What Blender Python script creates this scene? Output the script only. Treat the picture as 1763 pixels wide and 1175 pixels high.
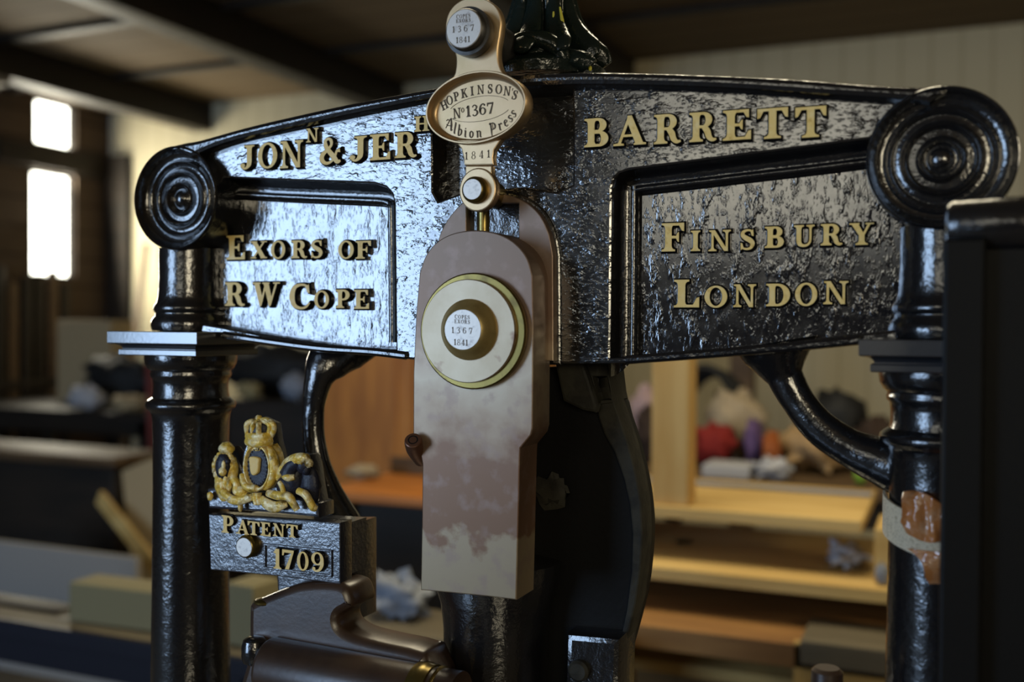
import bpy, bmesh, math, random
from math import sin, cos, pi, radians, sqrt
from mathutils import Vector, Matrix, noise
from mathutils.geometry import tessellate_polygon

SC = bpy.context.scene
for o in list(bpy.data.objects):
    bpy.data.objects.remove(o)
COL = SC.collection
ZO = 1.5                       # height of the scroll centres above the workshop floor

# ------------------------------------------------------------------ camera
CX, CY, CZ = 0.4120, -0.9204, ZO - 0.1398
YAW, PITCH, ROLL, FPX = -0.4060, -0.0167, 0.0061, 1765.55
def cam_axes():
    cy, sy, cp, sp, cr, sr = cos(YAW), sin(YAW), cos(PITCH), sin(PITCH), cos(ROLL), sin(ROLL)
    f = Vector((sy*cp, cy*cp, sp)); r = Vector((cy, -sy, 0)); u = r.cross(f)
    return cr*r + sr*u, -sr*r + cr*u, f
RGT, UPV, FWD = cam_axes()
cd = bpy.data.cameras.new('camera'); cam = bpy.data.objects.new('camera', cd); COL.objects.link(cam)
cam.matrix_world = Matrix(((RGT.x, UPV.x, -FWD.x, CX), (RGT.y, UPV.y, -FWD.y, CY), (RGT.z, UPV.z, -FWD.z, CZ), (0, 0, 0, 1)))
cd.sensor_width = 36; cd.lens = 36*FPX/1763
cd.clip_start = 0.05; cd.clip_end = 60
cd.dof.use_dof = True; cd.dof.focus_distance = 1.01; cd.dof.aperture_fstop = 2.7
SC.camera = cam

# ------------------------------------------------------------------ exposure, world, lights
SC.view_settings.view_transform = 'Standard'; SC.view_settings.look = 'None'
SC.view_settings.gamma = 1; SC.view_settings.use_curve_mapping = False
SC.view_settings.exposure = 0.0
SC.cycles.use_denoising = True
SC.cycles.max_bounces = 8
W = bpy.data.worlds.new('world'); SC.world = W; W.use_nodes = True
W.node_tree.nodes['Background'].inputs[0].default_value = (0.75, 0.85, 1, 1)
W.node_tree.nodes['Background'].inputs[1].default_value = 1.0
def area(name, loc, target, sx, sy, power, color):
    l = bpy.data.lights.new(name, 'AREA'); l.shape = 'RECTANGLE'; l.size = sx; l.size_y = sy
    l.energy = power; l.color = color
    o = bpy.data.objects.new(name, l); COL.objects.link(o); o.location = loc
    d = Vector(target) - Vector(loc); o.rotation_euler = d.to_track_quat('-Z', 'Y').to_euler()
    return o
YF = -4.2                                             # front wall of the workshop, behind the camera
XL, YB, XR, ZC = -5.44, 5.0, 3.6, 2.93
# daylight through the openings of the workshop, plus added fill from right and roof
area('daylight_cool', (-3.3, YF-0.02, 1.50), (-3.3, 0, 1.50), 2.2, 2.3, 140, (0.47, 0.68, 1.0))
area('daylight_warm', (-0.5, YF-0.02, 2.2), (-0.5, 0, 2.2), 1.2, 0.8, 5.5, (1.0, 0.88, 0.62))
area('daylight_amber', (2.35, YF-0.02, 2.0), (2.35, 0, 2.0), 1.3, 1.2, 48, (1.0, 0.86, 0.58))
area('daylight_side', (XL+0.02, 4.48, 2.05), (0, 4.0, 2.9), 0.42, 1.2, 55, (1.0, 0.93, 0.74))
area('fill_right', (XR-0.02, 0.9, 2.0), (-1.5, 3.2, 0.7), 1.0, 1.1, 40, (1.0, 0.84, 0.56))  # added light that warms the shelving and desk, no such window known
area('fill_roof', (-0.4, 1.35, ZC-0.012), (-0.4, 1.35, 0), 1.5, 1.0, 48, (1.0, 0.86, 0.58))  # added overhead light that brightens the shelves and cupboard

# ------------------------------------------------------------------ measuring: a sight line met with a plane
def at(px, py, Y=None, X=None, Z=None):
    d = (px-881.5)/FPX*RGT - (py-587.5)/FPX*UPV + FWD
    if Y is not None: t = (Y-CY)/d.y
    elif X is not None: t = (X-CX)/d.x
    else: t = (Z-CZ)/d.z
    return Vector((CX, CY, CZ)) + t*d

# ------------------------------------------------------------------ mesh building
class MB:
    def __init__(s): s.v = []; s.f = []; s.m = []; s.s = []
    def add(s, vs, fs, mi=0, sm=True):
        b = len(s.v); s.v += [Vector(v) for v in vs]
        for f in fs: s.f.append([b+i for i in f]); s.m.append(mi); s.s.append(sm)
    def xform(s, M, start=0):
        for i in range(start, len(s.v)): s.v[i] = M @ s.v[i]

def area2(lp): return sum(lp[i-1][0]*lp[i][1] - lp[i][0]*lp[i-1][1] for i in range(len(lp)))/2
def offset(lp, d):
    if abs(d) < 1e-9: return [tuple(p) for p in lp]
    n = len(lp); out = []
    for i in range(n):
        a, p, b = lp[i-1], lp[i], lp[(i+1) % n]
        e1 = Vector((p[0]-a[0], p[1]-a[1])); e2 = Vector((b[0]-p[0], b[1]-p[1]))
        if e1.length < 1e-9: e1 = e2.copy()
        if e2.length < 1e-9: e2 = e1.copy()
        e1.normalize(); e2.normalize()
        n1 = Vector((e1.y, -e1.x)); n2 = Vector((e2.y, -e2.x)); k = n1+n2
        if k.length < 1e-6: k = n1
        k.normalize(); c = max(k.dot(n1), 0.45)
        out.append((p[0]+k.x*d/c, p[1]+k.y*d/c))
    return out
XZ = lambda u, v, y: (u, y, v)
def loft(mb, loops, prof, f=XZ, mi=0, caps=(True, True), mcap=None):
    """outer loop + holes, swept through (outset, depth) steps"""
    L = []
    for i, lp in enumerate(loops):
        a = area2(lp); lp = list(lp)
        if (a < 0) == (i == 0): lp.reverse()
        L.append(lp)
    rings = [[offset(lp, o) for lp in L] for o, y in prof]
    for li in range(len(L)):
        n = len(L[li]); vs = []; fs = []
        for r, (o, y) in zip(rings, prof): vs += [f(p[0], p[1], y) for p in r[li]]
        for k in range(len(prof)-1):
            for i in range(n):
                j = (i+1) % n; fs.append((k*n+i, k*n+j, (k+1)*n+j, (k+1)*n+i))
        mb.add(vs, fs, mi)
    for which, idx in ((0, 0), (1, -1)):
        if not caps[which]: continue
        r = rings[idx]; y = prof[idx][1]
        tris = tessellate_polygon([[Vector((p[0], p[1], 0)) for p in lp] for lp in r])
        flat = [f(p[0], p[1], y) for lp in r for p in lp]
        mb.add(flat, [tuple(t) for t in tris], mi if mcap is None or which else mcap, False)
def bev(y0, y1, b, back=True):
    p = [(-b, y0), (-b*0.3, y0+b*0.3), (0, y0+b)]
    p += [(0, y1-b), (-b*0.3, y1-b*0.3), (-b, y1)] if back else [(0, y1)]
    return p
def lathe(mb, prof, c, axis='Y', seg=48, mi=0, arc=None):
    c = Vector(c); n = len(prof); vs = []; fs = []
    for k in range(seg):
        t = 2*pi*k/seg
        for r, a in prof:
            if axis == 'Y': p = Vector((r*cos(t), a, r*sin(t)))
            elif axis == 'Z': p = Vector((r*cos(t), r*sin(t), a))
            else: p = Vector((a, r*cos(t), r*sin(t)))
            vs.append(c+p)
    for k in range(seg):
        k2 = (k+1) % seg
        for i in range(n-1): fs.append((k*n+i, k2*n+i, k2*n+i+1, k*n+i+1))
    mb.add(vs, fs, mi)
def cr(pts, n=8, closed=False):
    P = [Vector(p) for p in pts]; out = []; N = len(P)
    for i in range(N if closed else N-1):
        a = P[(i-1) % N] if closed or i else P[0]; b = P[i]; c = P[(i+1) % N]
        d = P[(i+2) % N] if closed or i+2 < N else P[-1]
        for k in range(n):
            t = k/n
            out.append(0.5*((2*b)+(c-a)*t+(2*a-5*b+4*c-d)*t*t+(3*b-a-3*c+d)*t**3))
    if not closed: out.append(P[-1])
    return out
def tube(mb, pts, rads, seg=12, mi=0, cap=True, flat=1.0, side=None):
    P = [Vector(p) for p in pts]; n = len(P)
    if not hasattr(rads, '__len__'): rads = [rads]*n
    if len(rads) != n:
        q = [i/(n-1)*(len(rads)-1) for i in range(n)]
        rads = [rads[min(int(a), len(rads)-2)]*(1-(a-min(int(a), len(rads)-2)))+rads[min(int(a), len(rads)-2)+1]*(a-min(int(a), len(rads)-2)) for a in q]
    vs = []; fs = []; up = Vector(side) if side else None
    for i in range(n):
        t = (P[min(i+1, n-1)]-P[max(i-1, 0)]).normalized()
        if up is None: up = Vector((0, -1, 0)) if abs(t.y) < 0.9 else Vector((0, 0, 1))
        s = t.cross(up)
        if s.length < 1e-6: s = t.orthogonal()
        s.normalize(); u = s.cross(t).normalized(); 
        if not side: up = u
        for k in range(seg):
            a = 2*pi*k/seg; vs.append(P[i]+rads[i]*(cos(a)*s+flat*sin(a)*u))
    for i in range(n-1):
        for k in range(seg):
            k2 = (k+1) % seg; fs.append((i*seg+k, i*seg+k2, (i+1)*seg+k2, (i+1)*seg+k))
    if cap:
        fs.append(tuple(range(seg-1, -1, -1))); fs.append(tuple((n-1)*seg+k for k in range(seg)))
    mb.add(vs, fs, mi)
def ell(mb, c, r, mi=0, seg=20, rings=12, M=None, amp=0.0, freq=30, seed=0):
    c = Vector(c); vs = []; fs = []
    for i in range(rings+1):
        p = pi*i/rings
        for k in range(seg):
            t = 2*pi*k/seg; d = Vector((sin(p)*cos(t), sin(p)*sin(t), cos(p)))
            q = Vector((d.x*r[0], d.y*r[1], d.z*r[2]))
            if amp: q *= 1+amp*noise.noise(d*freq+Vector((seed*7.3, seed*3.1, seed)))
            if M: q = M @ q
            vs.append(c+q)
    for i in range(rings):
        for k in range(seg):
            k2 = (k+1) % seg; fs.append((i*seg+k, (i+1)*seg+k, (i+1)*seg+k2, i*seg+k2))
    mb.add(vs, fs, mi)
def boxm(mb, lo, hi, b=0.002, mi=0, M=None):
    """box with rounded vertical profile edges, lofted along Y, then optional transform"""
    s = len(mb.v)
    x0, y0, z0 = lo; x1, y1, z1 = hi
    b = min(b, (x1-x0)*0.45, (y1-y0)*0.45, (z1-z0)*0.45)
    lp = []
    for cx, cz, a0 in ((x1-b, z1-b, 0), (x0+b, z1-b, 90), (x0+b, z0+b, 180), (x1-b, z0+b, 270)):
        for k in range(4):
            a = radians(a0+30*k); lp.append((cx+b*cos(a), cz+b*sin(a)))
    loft(mb, [lp], [(-b*0.95, y0), (-b*0.3, y0+b*0.3), (0, y0+b), (0, y1-b), (-b*0.3, y1-b*0.3), (-b*0.95, y1)], mi=mi)
    if M is not None: mb.xform(M, s)
def rrect(x0, z0, x1, z1, r, n=5):
    lp = []
    for cx, cz, a0 in ((x1-r, z1-r, 0), (x0+r, z1-r, 90), (x0+r, z0+r, 180), (x1-r, z0+r, 270)):
        for k in range(n+1):
            a = radians(a0+90*k/n); lp.append((cx+r*cos(a), cz+r*sin(a)))
    return lp
def pl(px, Y): return [(p.x, p.z) for p in (at(x, y, Y) for x, y in px)]       # traced outline -> plane at its own depth
def ellipse(cx, cz, a, b, n=48, rot=0):
    return [(cx+a*cos(t)*cos(rot)-b*sin(t)*sin(rot), cz+a*cos(t)*sin(rot)+b*sin(t)*cos(rot)) for t in (2*pi*i/n for i in range(n))]

ORIGIN = {}
def obj(name, mb, mats, parent=None, sharp=32, weld=True, smooth=True):
    if not isinstance(mats, (list, tuple)): mats = [mats]
    if parent is not None: org = ORIGIN[parent.name]
    else:
        xs = [v.x for v in mb.v]; ys = [v.y for v in mb.v]; zs = [v.z for v in mb.v]
        org = Vector(((min(xs)+max(xs))/2, (min(ys)+max(ys))/2, min(zs)))
    me = bpy.data.meshes.new(name)
    me.from_pydata([v-org for v in mb.v], [], mb.f)
    for m in mats: me.materials.append(m)
    me.polygons.foreach_set('material_index', mb.m)
    me.polygons.foreach_set('use_smooth', [bool(q and smooth) for q in mb.s])
    bm = bmesh.new(); bm.from_mesh(me)
    if weld: bmesh.ops.remove_doubles(bm, verts=bm.verts, dist=2e-6)
    bmesh.ops.recalc_face_normals(bm, faces=bm.faces)
    lim = radians(sharp)
    if smooth:
        for e in bm.edges:
            lf = e.link_faces
            e.smooth = len(lf) == 2 and (lf[0].smooth == lf[1].smooth) and e.calc_face_angle(9) < lim
        for f in bm.faces: f.smooth = True
    bm.to_mesh(me); bm.free()
    o = bpy.data.objects.new(name, me); COL.objects.link(o)
    if parent is not None: o.parent = parent
    else: o.location = org
    ORIGIN[o.name] = org
    return o
def tag(o, label, cat, group=None):
    o['label'] = label; o['category'] = cat
    if group: o['group'] = group
    return o
def thing(name, loc, label, cat, group=None):
    o = bpy.data.objects.new(name, None); COL.objects.link(o); o.location = loc; o.empty_display_size = 0.1
    ORIGIN[o.name] = Vector(loc); return tag(o, label, cat, group)
def struct(name, mb, m, **k):
    o = obj(name, mb, m, **k); o['kind'] = 'structure'; return o

# ------------------------------------------------------------------ materials
def mat(name, col=(0.5, 0.5, 0.5), rough=0.5, metal=0.0, spec=0.5, bump=(), mix=None, emit=None, rmix=None, coat=0.0, trans=0.0, ior=1.5):
    """bump: list of (scale, strength, distance, stretch xyz); mix: list of (colour, scale, lo, hi, stretch)"""
    m = bpy.data.materials.new(name); m.use_nodes = True; nt = m.node_tree; N = nt.nodes; K = nt.links
    b = N['Principled BSDF']
    b.inputs['Base Color'].default_value = (*col, 1); b.inputs['Roughness'].default_value = rough
    b.inputs['Metallic'].default_value = metal; b.inputs['Specular IOR Level'].default_value = spec
    b.inputs['Coat Weight'].default_value = coat; b.inputs['Coat Roughness'].default_value = 0.12
    b.inputs['Transmission Weight'].default_value = trans; b.inputs['IOR'].default_value = ior; b.inputs['Coat IOR'].default_value = max(1.5, ior)
    tc = N.new('ShaderNodeTexCoord')
    def nz(scale, stretch=(1, 1, 1), detail=3, rgh=0.55):
        mp = N.new('ShaderNodeMapping'); mp.inputs['Scale'].default_value = stretch
        K.new(tc.outputs['Object'], mp.inputs['Vector'])
        n = N.new('ShaderNodeTexNoise'); n.inputs['Scale'].default_value = scale; n.inputs['Detail'].default_value = detail
        n.inputs['Roughness'].default_value = rgh
        K.new(mp.outputs[0], n.inputs['Vector']); return n.outputs[0]
    prev = None
    for c, scale, lo, hi, st in (mix or []):
        r = N.new('ShaderNodeMapRange'); r.inputs[1].default_value = lo; r.inputs[2].default_value = hi
        K.new(nz(scale, st, 4), r.inputs[0])
        mx = N.new('ShaderNodeMix'); mx.data_type = 'RGBA'
        if prev is None: mx.inputs[6].default_value = (*col, 1)
        else: K.new(prev, mx.inputs[6])
        mx.inputs[7].default_value = (*c, 1); K.new(r.outputs[0], mx.inputs[0]); prev = mx.outputs[2]
    if prev is not None: K.new(prev, b.inputs['Base Color'])
    if rmix:
        scale, lo, hi, r0, r1, st = rmix
        r = N.new('ShaderNodeMapRange'); r.inputs[1].default_value = lo; r.inputs[2].default_value = hi
        r.inputs[3].default_value = r0; r.inputs[4].default_value = r1
        K.new(nz(scale, st), r.inputs[0]); K.new(r.outputs[0], b.inputs['Roughness'])
    nrm = None
    for scale, strength, dist, st, *flat in bump:
        bp = N.new('ShaderNodeBump'); bp.inputs['Strength'].default_value = strength; bp.inputs['Distance'].default_value = dist
        h = nz(scale, st)
        if flat:                      # brush drips: level paint with raised runs
            fr = N.new('ShaderNodeMapRange'); fr.interpolation_type = 'SMOOTHSTEP'
            fr.inputs[1].default_value, fr.inputs[2].default_value = flat[0]; K.new(h, fr.inputs[0]); h = fr.outputs[0]
        K.new(h, bp.inputs['Height'])
        if nrm is not None: K.new(nrm, bp.inputs['Normal'])
        nrm = bp.outputs[0]
    if nrm is not None: K.new(nrm, b.inputs['Normal']); K.new(nrm, b.inputs['Coat Normal'])
    if emit:
        b.inputs['Emission Color'].default_value = (*emit[0], 1); b.inputs['Emission Strength'].default_value = emit[1]
    return m
I3 = (1, 1, 1)
M = {}
M['paint_h'] = mat('black_paint_casting', (0.010, 0.010, 0.011), 0.2, ior=1.75, coat=1.0, bump=[(110, 0.15, 0.0026, (0.5, 1, 1.0), (0.50, 0.74)), (340, 0.16, 0.0011, (0.5, 1, 1), (0.5, 0.8))], rmix=(60, 0.35, 0.65, 0.08, 0.19, I3))
M['paint_v'] = mat('black_paint_panel', (0.010, 0.010, 0.012), 0.2, ior=1.75, coat=1.0, bump=[(120, 0.15, 0.0026, (1, 1, 0.38), (0.50, 0.74)), (340, 0.16, 0.0011, (1, 1, 0.45), (0.5, 0.8))], rmix=(60, 0.35, 0.65, 0.08, 0.19, I3))
M['paint'] = mat('black_paint', (0.008, 0.008, 0.009), 0.2, ior=1.6, coat=0.9, bump=[(110, 0.22, 0.003, I3), (420, 0.25, 0.0008, I3)])
M['paint_dull'] = mat('black_paint_dull', (0.006, 0.006, 0.006), 0.5, spec=0.12, bump=[(160, 0.2, 0.001, I3)])
M['blue_black'] = mat('patent_plate_paint', (0.014, 0.016, 0.028), 0.30, ior=1.75, coat=0.8, bump=[(90, 0.16, 0.003, I3), (320, 0.35, 0.001, I3)])
M['satin'] = mat('satin_black_paint', (0.016, 0.018, 0.024), 0.34, ior=1.9, coat=0.8, bump=[(300, 0.06, 0.001, I3)])
M['letter_side'] = mat('letter_side_paint', (0.008, 0.008, 0.009), 0.25)
M['letter'] = mat('cream_gold_paint', (0.84, 0.61, 0.20), 0.5, mix=[((0.62, 0.40, 0.08), 160, 0.55, 0.75, I3), ((0.88, 0.72, 0.36), 90, 0.5, 0.8, I3)], bump=[(300, 0.2, 0.0006, I3)])
M['gold'] = mat('gold_leaf_paint', (0.80, 0.55, 0.09), 0.34, metal=0.1, mix=[((0.95, 0.82, 0.46), 130, 0.46, 0.60, I3), ((0.20, 0.125, 0.02), 75, 0.54, 0.68, I3)], bump=[(160, 0.6, 0.003, I3), (400, 0.5, 0.001, I3)])  # cream highlights and darker olive of the recesses mixed into the colour
M['brass'] = mat('pale_brass', (0.60, 0.43, 0.25), 0.38, metal=0.85, mix=[((0.50, 0.36, 0.19), 40, 0.45, 0.75, I3)], bump=[(500, 0.06, 0.0004, (1, 1, 0.2))])
M['brass_dark'] = mat('dark_brass', (0.24, 0.18, 0.055), 0.28, metal=0.9, mix=[((0.10, 0.07, 0.03), 60, 0.5, 0.8, I3)])
M['brass_pin'] = mat('worn_brass', (0.46, 0.34, 0.13), 0.42, metal=0.7, mix=[((0.30, 0.21, 0.07), 60, 0.5, 0.8, I3)])
M['arms_blue'] = mat('dark_blue_ground', (0.014, 0.015, 0.028), 0.45, spec=0.4, bump=[(200, 0.4, 0.002, I3)])
M['pin_steel'] = mat('bright_steel', (0.56, 0.51, 0.45), 0.38, metal=0.6, mix=[((0.30, 0.27, 0.25), 190, 0.55, 0.78, I3)], bump=[(300, 0.1, 0.0005, I3)])
M['washer'] = mat('washer_steel', (0.46, 0.37, 0.25), 0.42, metal=0.6, mix=[((0.54, 0.45, 0.32), 30, 0.4, 0.7, I3), ((0.27, 0.17, 0.12), 26, 0.60, 0.66, I3)], bump=[(500, 0.06, 0.0004, I3)])
M['engrave'] = mat('engraved_line', (0.10, 0.075, 0.045), 0.7)
M['dark_steel'] = mat('dark_steel', (0.06, 0.058, 0.055), 0.42, metal=0.6, mix=[((0.03, 0.025, 0.02), 80, 0.45, 0.7, I3)])
M['lever'] = mat('dull_forged_iron', (0.032, 0.030, 0.022), 0.6, spec=0.2, mix=[((0.016, 0.015, 0.012), 40, 0.45, 0.65, I3)], bump=[(160, 0.3, 0.002, I3)])
M['bar'] = mat('brown_bar_iron', (0.050, 0.027, 0.015), 0.34, spec=0.9, mix=[((0.030, 0.016, 0.010), 30, 0.4, 0.7, I3)], bump=[(220, 0.12, 0.001, I3)])
M['copper'] = mat('rusty_tube', (0.16, 0.075, 0.045), 0.4, metal=0.6)
M['green'] = mat('dark_green_paint', (0.008, 0.014, 0.012), 0.2, bump=[(120, 0.4, 0.003, I3)])
M['gilt'] = mat('gilt_line', (0.55, 0.50, 0.05), 0.4)

def steel_patina():
    """brushed steel link with brown patina patches that have a shape of their own"""
    m = mat('patina_steel', rough=0.42, metal=0.55); nt = m.node_tree; N = nt.nodes; K = nt.links; b = N['Principled BSDF']
    tc = N.new('ShaderNodeTexCoord'); sp = N.new('ShaderNodeSeparateXYZ'); K.new(tc.outputs['Object'], sp.inputs[0])
    n = N.new('ShaderNodeTexNoise'); n.inputs['Scale'].default_value = 24; n.inputs['Detail'].default_value = 5; K.new(tc.outputs['Object'], n.inputs['Vector'])
    ad = N.new('ShaderNodeMath'); ad.operation = 'MULTIPLY_ADD'; K.new(n.outputs[0], ad.inputs[0]); ad.inputs[1].default_value = 0.12
    K.new(sp.outputs[2], ad.inputs[2])
    rg = N.new('ShaderNodeMapRange'); rg.inputs[1].default_value = ZO-0.43+0.06; rg.inputs[2].default_value = ZO-0.03+0.06; K.new(ad.outputs[0], rg.inputs[0])
    cr_ = N.new('ShaderNodeValToRGB'); K.new(rg.outputs[0], cr_.inputs[0])
    e = cr_.color_ramp.elements
    pts = [(0.0, (0.324, 0.250, 0.155)), (0.215, (0.324, 0.250, 0.160)), (0.235, (0.200, 0.113, 0.067)), (0.43, (0.205, 0.120, 0.077)), (0.50, (0.346, 0.260, 0.181)),
           (0.60, (0.432, 0.353, 0.256)), (0.67, (0.389, 0.304, 0.223)), (0.735, (0.216, 0.142, 0.101)), (1.0, (0.200, 0.142, 0.105))]
    e[0].position = 0; e[0].color = (*pts[0][1], 1); e[1].position = 1; e[1].color = (*pts[-1][1], 1)
    for p, c in pts[1:-1]:
        k = e.new(p); k.color = (*c, 1)
    n2 = N.new('ShaderNodeTexNoise'); n2.inputs['Scale'].default_value = 60; n2.inputs['Detail'].default_value = 6; K.new(tc.outputs['Object'], n2.inputs['Vector'])
    r2 = N.new('ShaderNodeMapRange'); r2.inputs[1].default_value = 0.52; r2.inputs[2].default_value = 0.66; K.new(n2.outputs[0], r2.inputs[0])
    mx = N.new('ShaderNodeMix'); mx.data_type = 'RGBA'; K.new(cr_.outputs[0], mx.inputs[6]); mx.inputs[7].default_value = (0.27, 0.19, 0.155, 1)
    mm = N.new('ShaderNodeMath'); mm.operation = 'MULTIPLY'; K.new(r2.outputs[0], mm.inputs[0]); mm.inputs[1].default_value = 0.55; K.new(mm.outputs[0], mx.inputs[0])
    K.new(mx.outputs[2], b.inputs['Base Color'])
    mp = N.new('ShaderNodeMapping'); mp.inputs['Scale'].default_value = (1, 1, 0.05); K.new(tc.outputs['Object'], mp.inputs[0])
    n3 = N.new('ShaderNodeTexNoise'); n3.inputs['Scale'].default_value = 900; K.new(mp.outputs[0], n3.inputs['Vector'])
    bp = N.new('ShaderNodeBump'); bp.inputs['Strength'].default_value = 0.05; bp.inputs['Distance'].default_value = 0.0005; K.new(n3.outputs[0], bp.inputs['Height'])
    K.new(bp.outputs[0], b.inputs['Normal'])
    return m
M['patina'] = steel_patina()
def wood(name, c1, c2, scale=6, rough=0.6, stretch=(0.15, 1, 1)):
    return mat(name, c1, rough, spec=0.25, mix=[(c2, scale*3, 0.35, 0.65, stretch)], bump=[(scale*8, 0.15, 0.002, stretch)])
M['pine'] = wood('pine_wood', (0.58, 0.40, 0.15), (0.46, 0.29, 0.09))
M['pine_v'] = wood('pine_post_wood', (0.60, 0.40, 0.15), (0.50, 0.30, 0.09), stretch=(1, 1, 0.15))
M['oak'] = wood('orange_varnished_wood', (0.48, 0.17, 0.035), (0.32, 0.11, 0.025), rough=0.4)
M['brown_wood'] = wood('brown_wood', (0.10, 0.062, 0.030), (0.06, 0.036, 0.018))
M['dark_wood'] = wood('dark_wood', (0.020, 0.014, 0.009), (0.012, 0.009, 0.006))
M['grey_wood'] = wood('grey_weathered_wood', (0.13, 0.108, 0.07), (0.09, 0.075, 0.05))

# ------------------------------------------------------------------ the setting
def wallbox(name, lo, hi, m, holes=None): 
    mb = MB(); boxm(mb, lo, hi, 0.001); return struct(name, mb, m)
M['floor'] = mat('dusty_concrete', (0.11, 0.092, 0.07), 0.85, spec=0.15, mix=[((0.08, 0.07, 0.055), 3, 0.4, 0.7, I3)])
def board_wall(name, c1, c2, pitch, axis):
    m = mat(name, c1, 0.8, spec=0.15); nt = m.node_tree; N = nt.nodes; K = nt.links
    tc = N.new('ShaderNodeTexCoord'); sp = N.new('ShaderNodeSeparateXYZ'); K.new(tc.outputs['Object'], sp.inputs[0])
    mu = N.new('ShaderNodeMath'); mu.operation = 'MULTIPLY'; mu.inputs[1].default_value = 1/pitch; K.new(sp.outputs[axis], mu.inputs[0])
    fr = N.new('ShaderNodeMath'); fr.operation = 'FRACT'; K.new(mu.outputs[0], fr.inputs[0])
    gt = N.new('ShaderNodeMath'); gt.operation = 'LESS_THAN'; gt.inputs[1].default_value = 0.1; K.new(fr.outputs[0], gt.inputs[0])
    mx = N.new('ShaderNodeMix'); mx.data_type = 'RGBA'; mx.inputs[6].default_value = (*c1, 1); mx.inputs[7].default_value = (*c2, 1)
    K.new(gt.outputs[0], mx.inputs[0]); K.new(mx.outputs[2], N['Principled BSDF'].inputs['Base Color'])
    return m
M['cream'] = board_wall('cream_board_wall', (0.46, 0.41, 0.28), (0.37, 0.32, 0.21), 0.15, 0)
M['timber_wall'] = board_wall('dark_timber_wall', (0.060, 0.042, 0.028), (0.03, 0.02, 0.014), 0.2, 2)
M['ceil'] = board_wall('brown_ceiling_boards', (0.135, 0.098, 0.058), (0.085, 0.06, 0.036), 0.25, 1)
M['beam'] = wood('dark_beam', (0.020, 0.014, 0.009), (0.012, 0.009, 0.006), stretch=(1, 0.15, 1))
wallbox('floor', (XL-0.1, YF-0.1, -0.1), (XR+0.1, YB+0.1, 0), M['floor'])
wallbox('ceiling', (XL-0.1, YF-0.1, ZC), (XR+0.1, YB+0.1, ZC+0.1), M['ceil'])
wallbox('wall_back', (XL, YB, 0), (XR, YB+0.1, ZC), M['cream'])
PLANES = {'X': lambda u, v, y: (XL-y, u, v), 'Y': lambda u, v, y: (u, YF-y, v), 'R': lambda u, v, y: (XR+y, u, v)}
def wall_holes(name, plane, u0, u1, holes, thick, m):
    """wall with real openings; plane 'X' at XL (u = y) or 'Y' at YF (u = x)"""
    mb = MB()
    lps = [[(u0, 0), (u1, 0), (u1, ZC), (u0, ZC)]] + [[(a, c), (b, c), (b, d), (a, d)] for a, b, c, d in holes]
    f = PLANES[plane]
    loft(mb, lps, [(0, 0), (0, thick)], f); return struct(name, mb, m)
WA, WB = (4.275, 4.63, 2.596, 2.94-0.012), (4.24, 4.625, 1.668, 2.40)
WA, WB = (4.317, 4.678, 2.60, 2.915), (4.285, 4.672, 1.675, 2.41)
wall_holes('wall_left', 'X', YF, YB, [WA, WB], 0.1, M['timber_wall'])
WC, WD = (-4.45, -2.15, 0.25, 2.72), (-1.2, 0.2, 1.7, 2.7)
WE, WF = (1.65, 3.05, 1.35, 2.65), (0.35, 1.45, 1.4, 2.6)
wall_holes('wall_front', 'Y', XL, XR, [WC, WD, WE], 0.1, M['timber_wall'])
wall_holes('wall_right', 'R', YF, YB, [WF], 0.1, M['timber_wall'])
M['sky_pane'] = mat('overexposed_daylight_pane', (0.8, 0.8, 0.75), 0.3, emit=((1.0, 0.98, 0.84), 9.0))
M['sky_pane2'] = mat('daylight_pane', (0.5, 0.55, 0.6), 0.3, emit=((0.7, 0.85, 1.0), 0.6))
def window(n, plane, h, pane, bars=True, fw=0.035):
    u0, u1, v0, v1 = h; mb = MB()
    f = PLANES[plane]
    loft(mb, [[(u0, v0), (u1, v0), (u1, v1), (u0, v1)], offset([(u0, v0), (u1, v0), (u1, v1), (u0, v1)], -fw)], [(0, 0.03), (0, 0.075)], f)
    if bars:
        um = (u0+u1)/2; loft(mb, [[(um-0.02, v0), (um+0.02, v0), (um+0.02, v1), (um-0.02, v1)]], [(0, 0.03), (0, 0.075)], f)
    w = struct('window_%d' % n, mb, M['dark_wood'])
    p = MB(); q = [(u0, v0), (u1, v0), (u1, v1), (u0, v1)]
    loft(p, [q], [(0, 0.080), (0, 0.086)], f); o = obj('pane', p, pane, w); return w
window(1, 'X', WA, M['sky_pane'], False, 0.012)
window(2, 'X', WB, M['sky_pane'], False, 0.012)
window(3, 'Y', WC, M['sky_pane2']); window(4, 'Y', WD, M['sky_pane2']); window(5, 'Y', WE, M['sky_pane2']); window(6, 'R', WF, M['sky_pane2'])  # the one in the right wall is an added opening for the fill
mb = MB(); boxm(mb, (-1.15, 0.85, ZC-0.010), (0.35, 1.85, ZC-0.001), 0.001); struct('window_7', mb, M['sky_pane2'])  # added glowing panel under the ceiling, housing for the roof fill
# roof beams run front to back, a cross batten between them
for k, x in enumerate((-4.555, -2.99, -1.42)):
    wallbox('trim_%d' % (k+1), (x-0.075, YF, ZC-0.20), (x+0.075, YB, ZC), M['beam'])
for k, y in enumerate((4.1, 3.2, 2.3)):
    wallbox('trim_%d' % (k+7), (XL, y-0.035, ZC-0.03), (XR, y+0.035, ZC), M['beam'])
wallbox('trim_10', (XL, 4.72, 2.42), (XL+0.02, YB-0.06, 2.60), M['dark_wood'])
wallbox('trim_11', (XL, 4.0, 2.43), (XL+0.03, YB, 2.58), M['dark_wood'])
wallbox('trim_12', (XL+0.001, 4.95, 0), (XL+0.21, YB-0.001, 2.60), M['dark_wood'])

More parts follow.
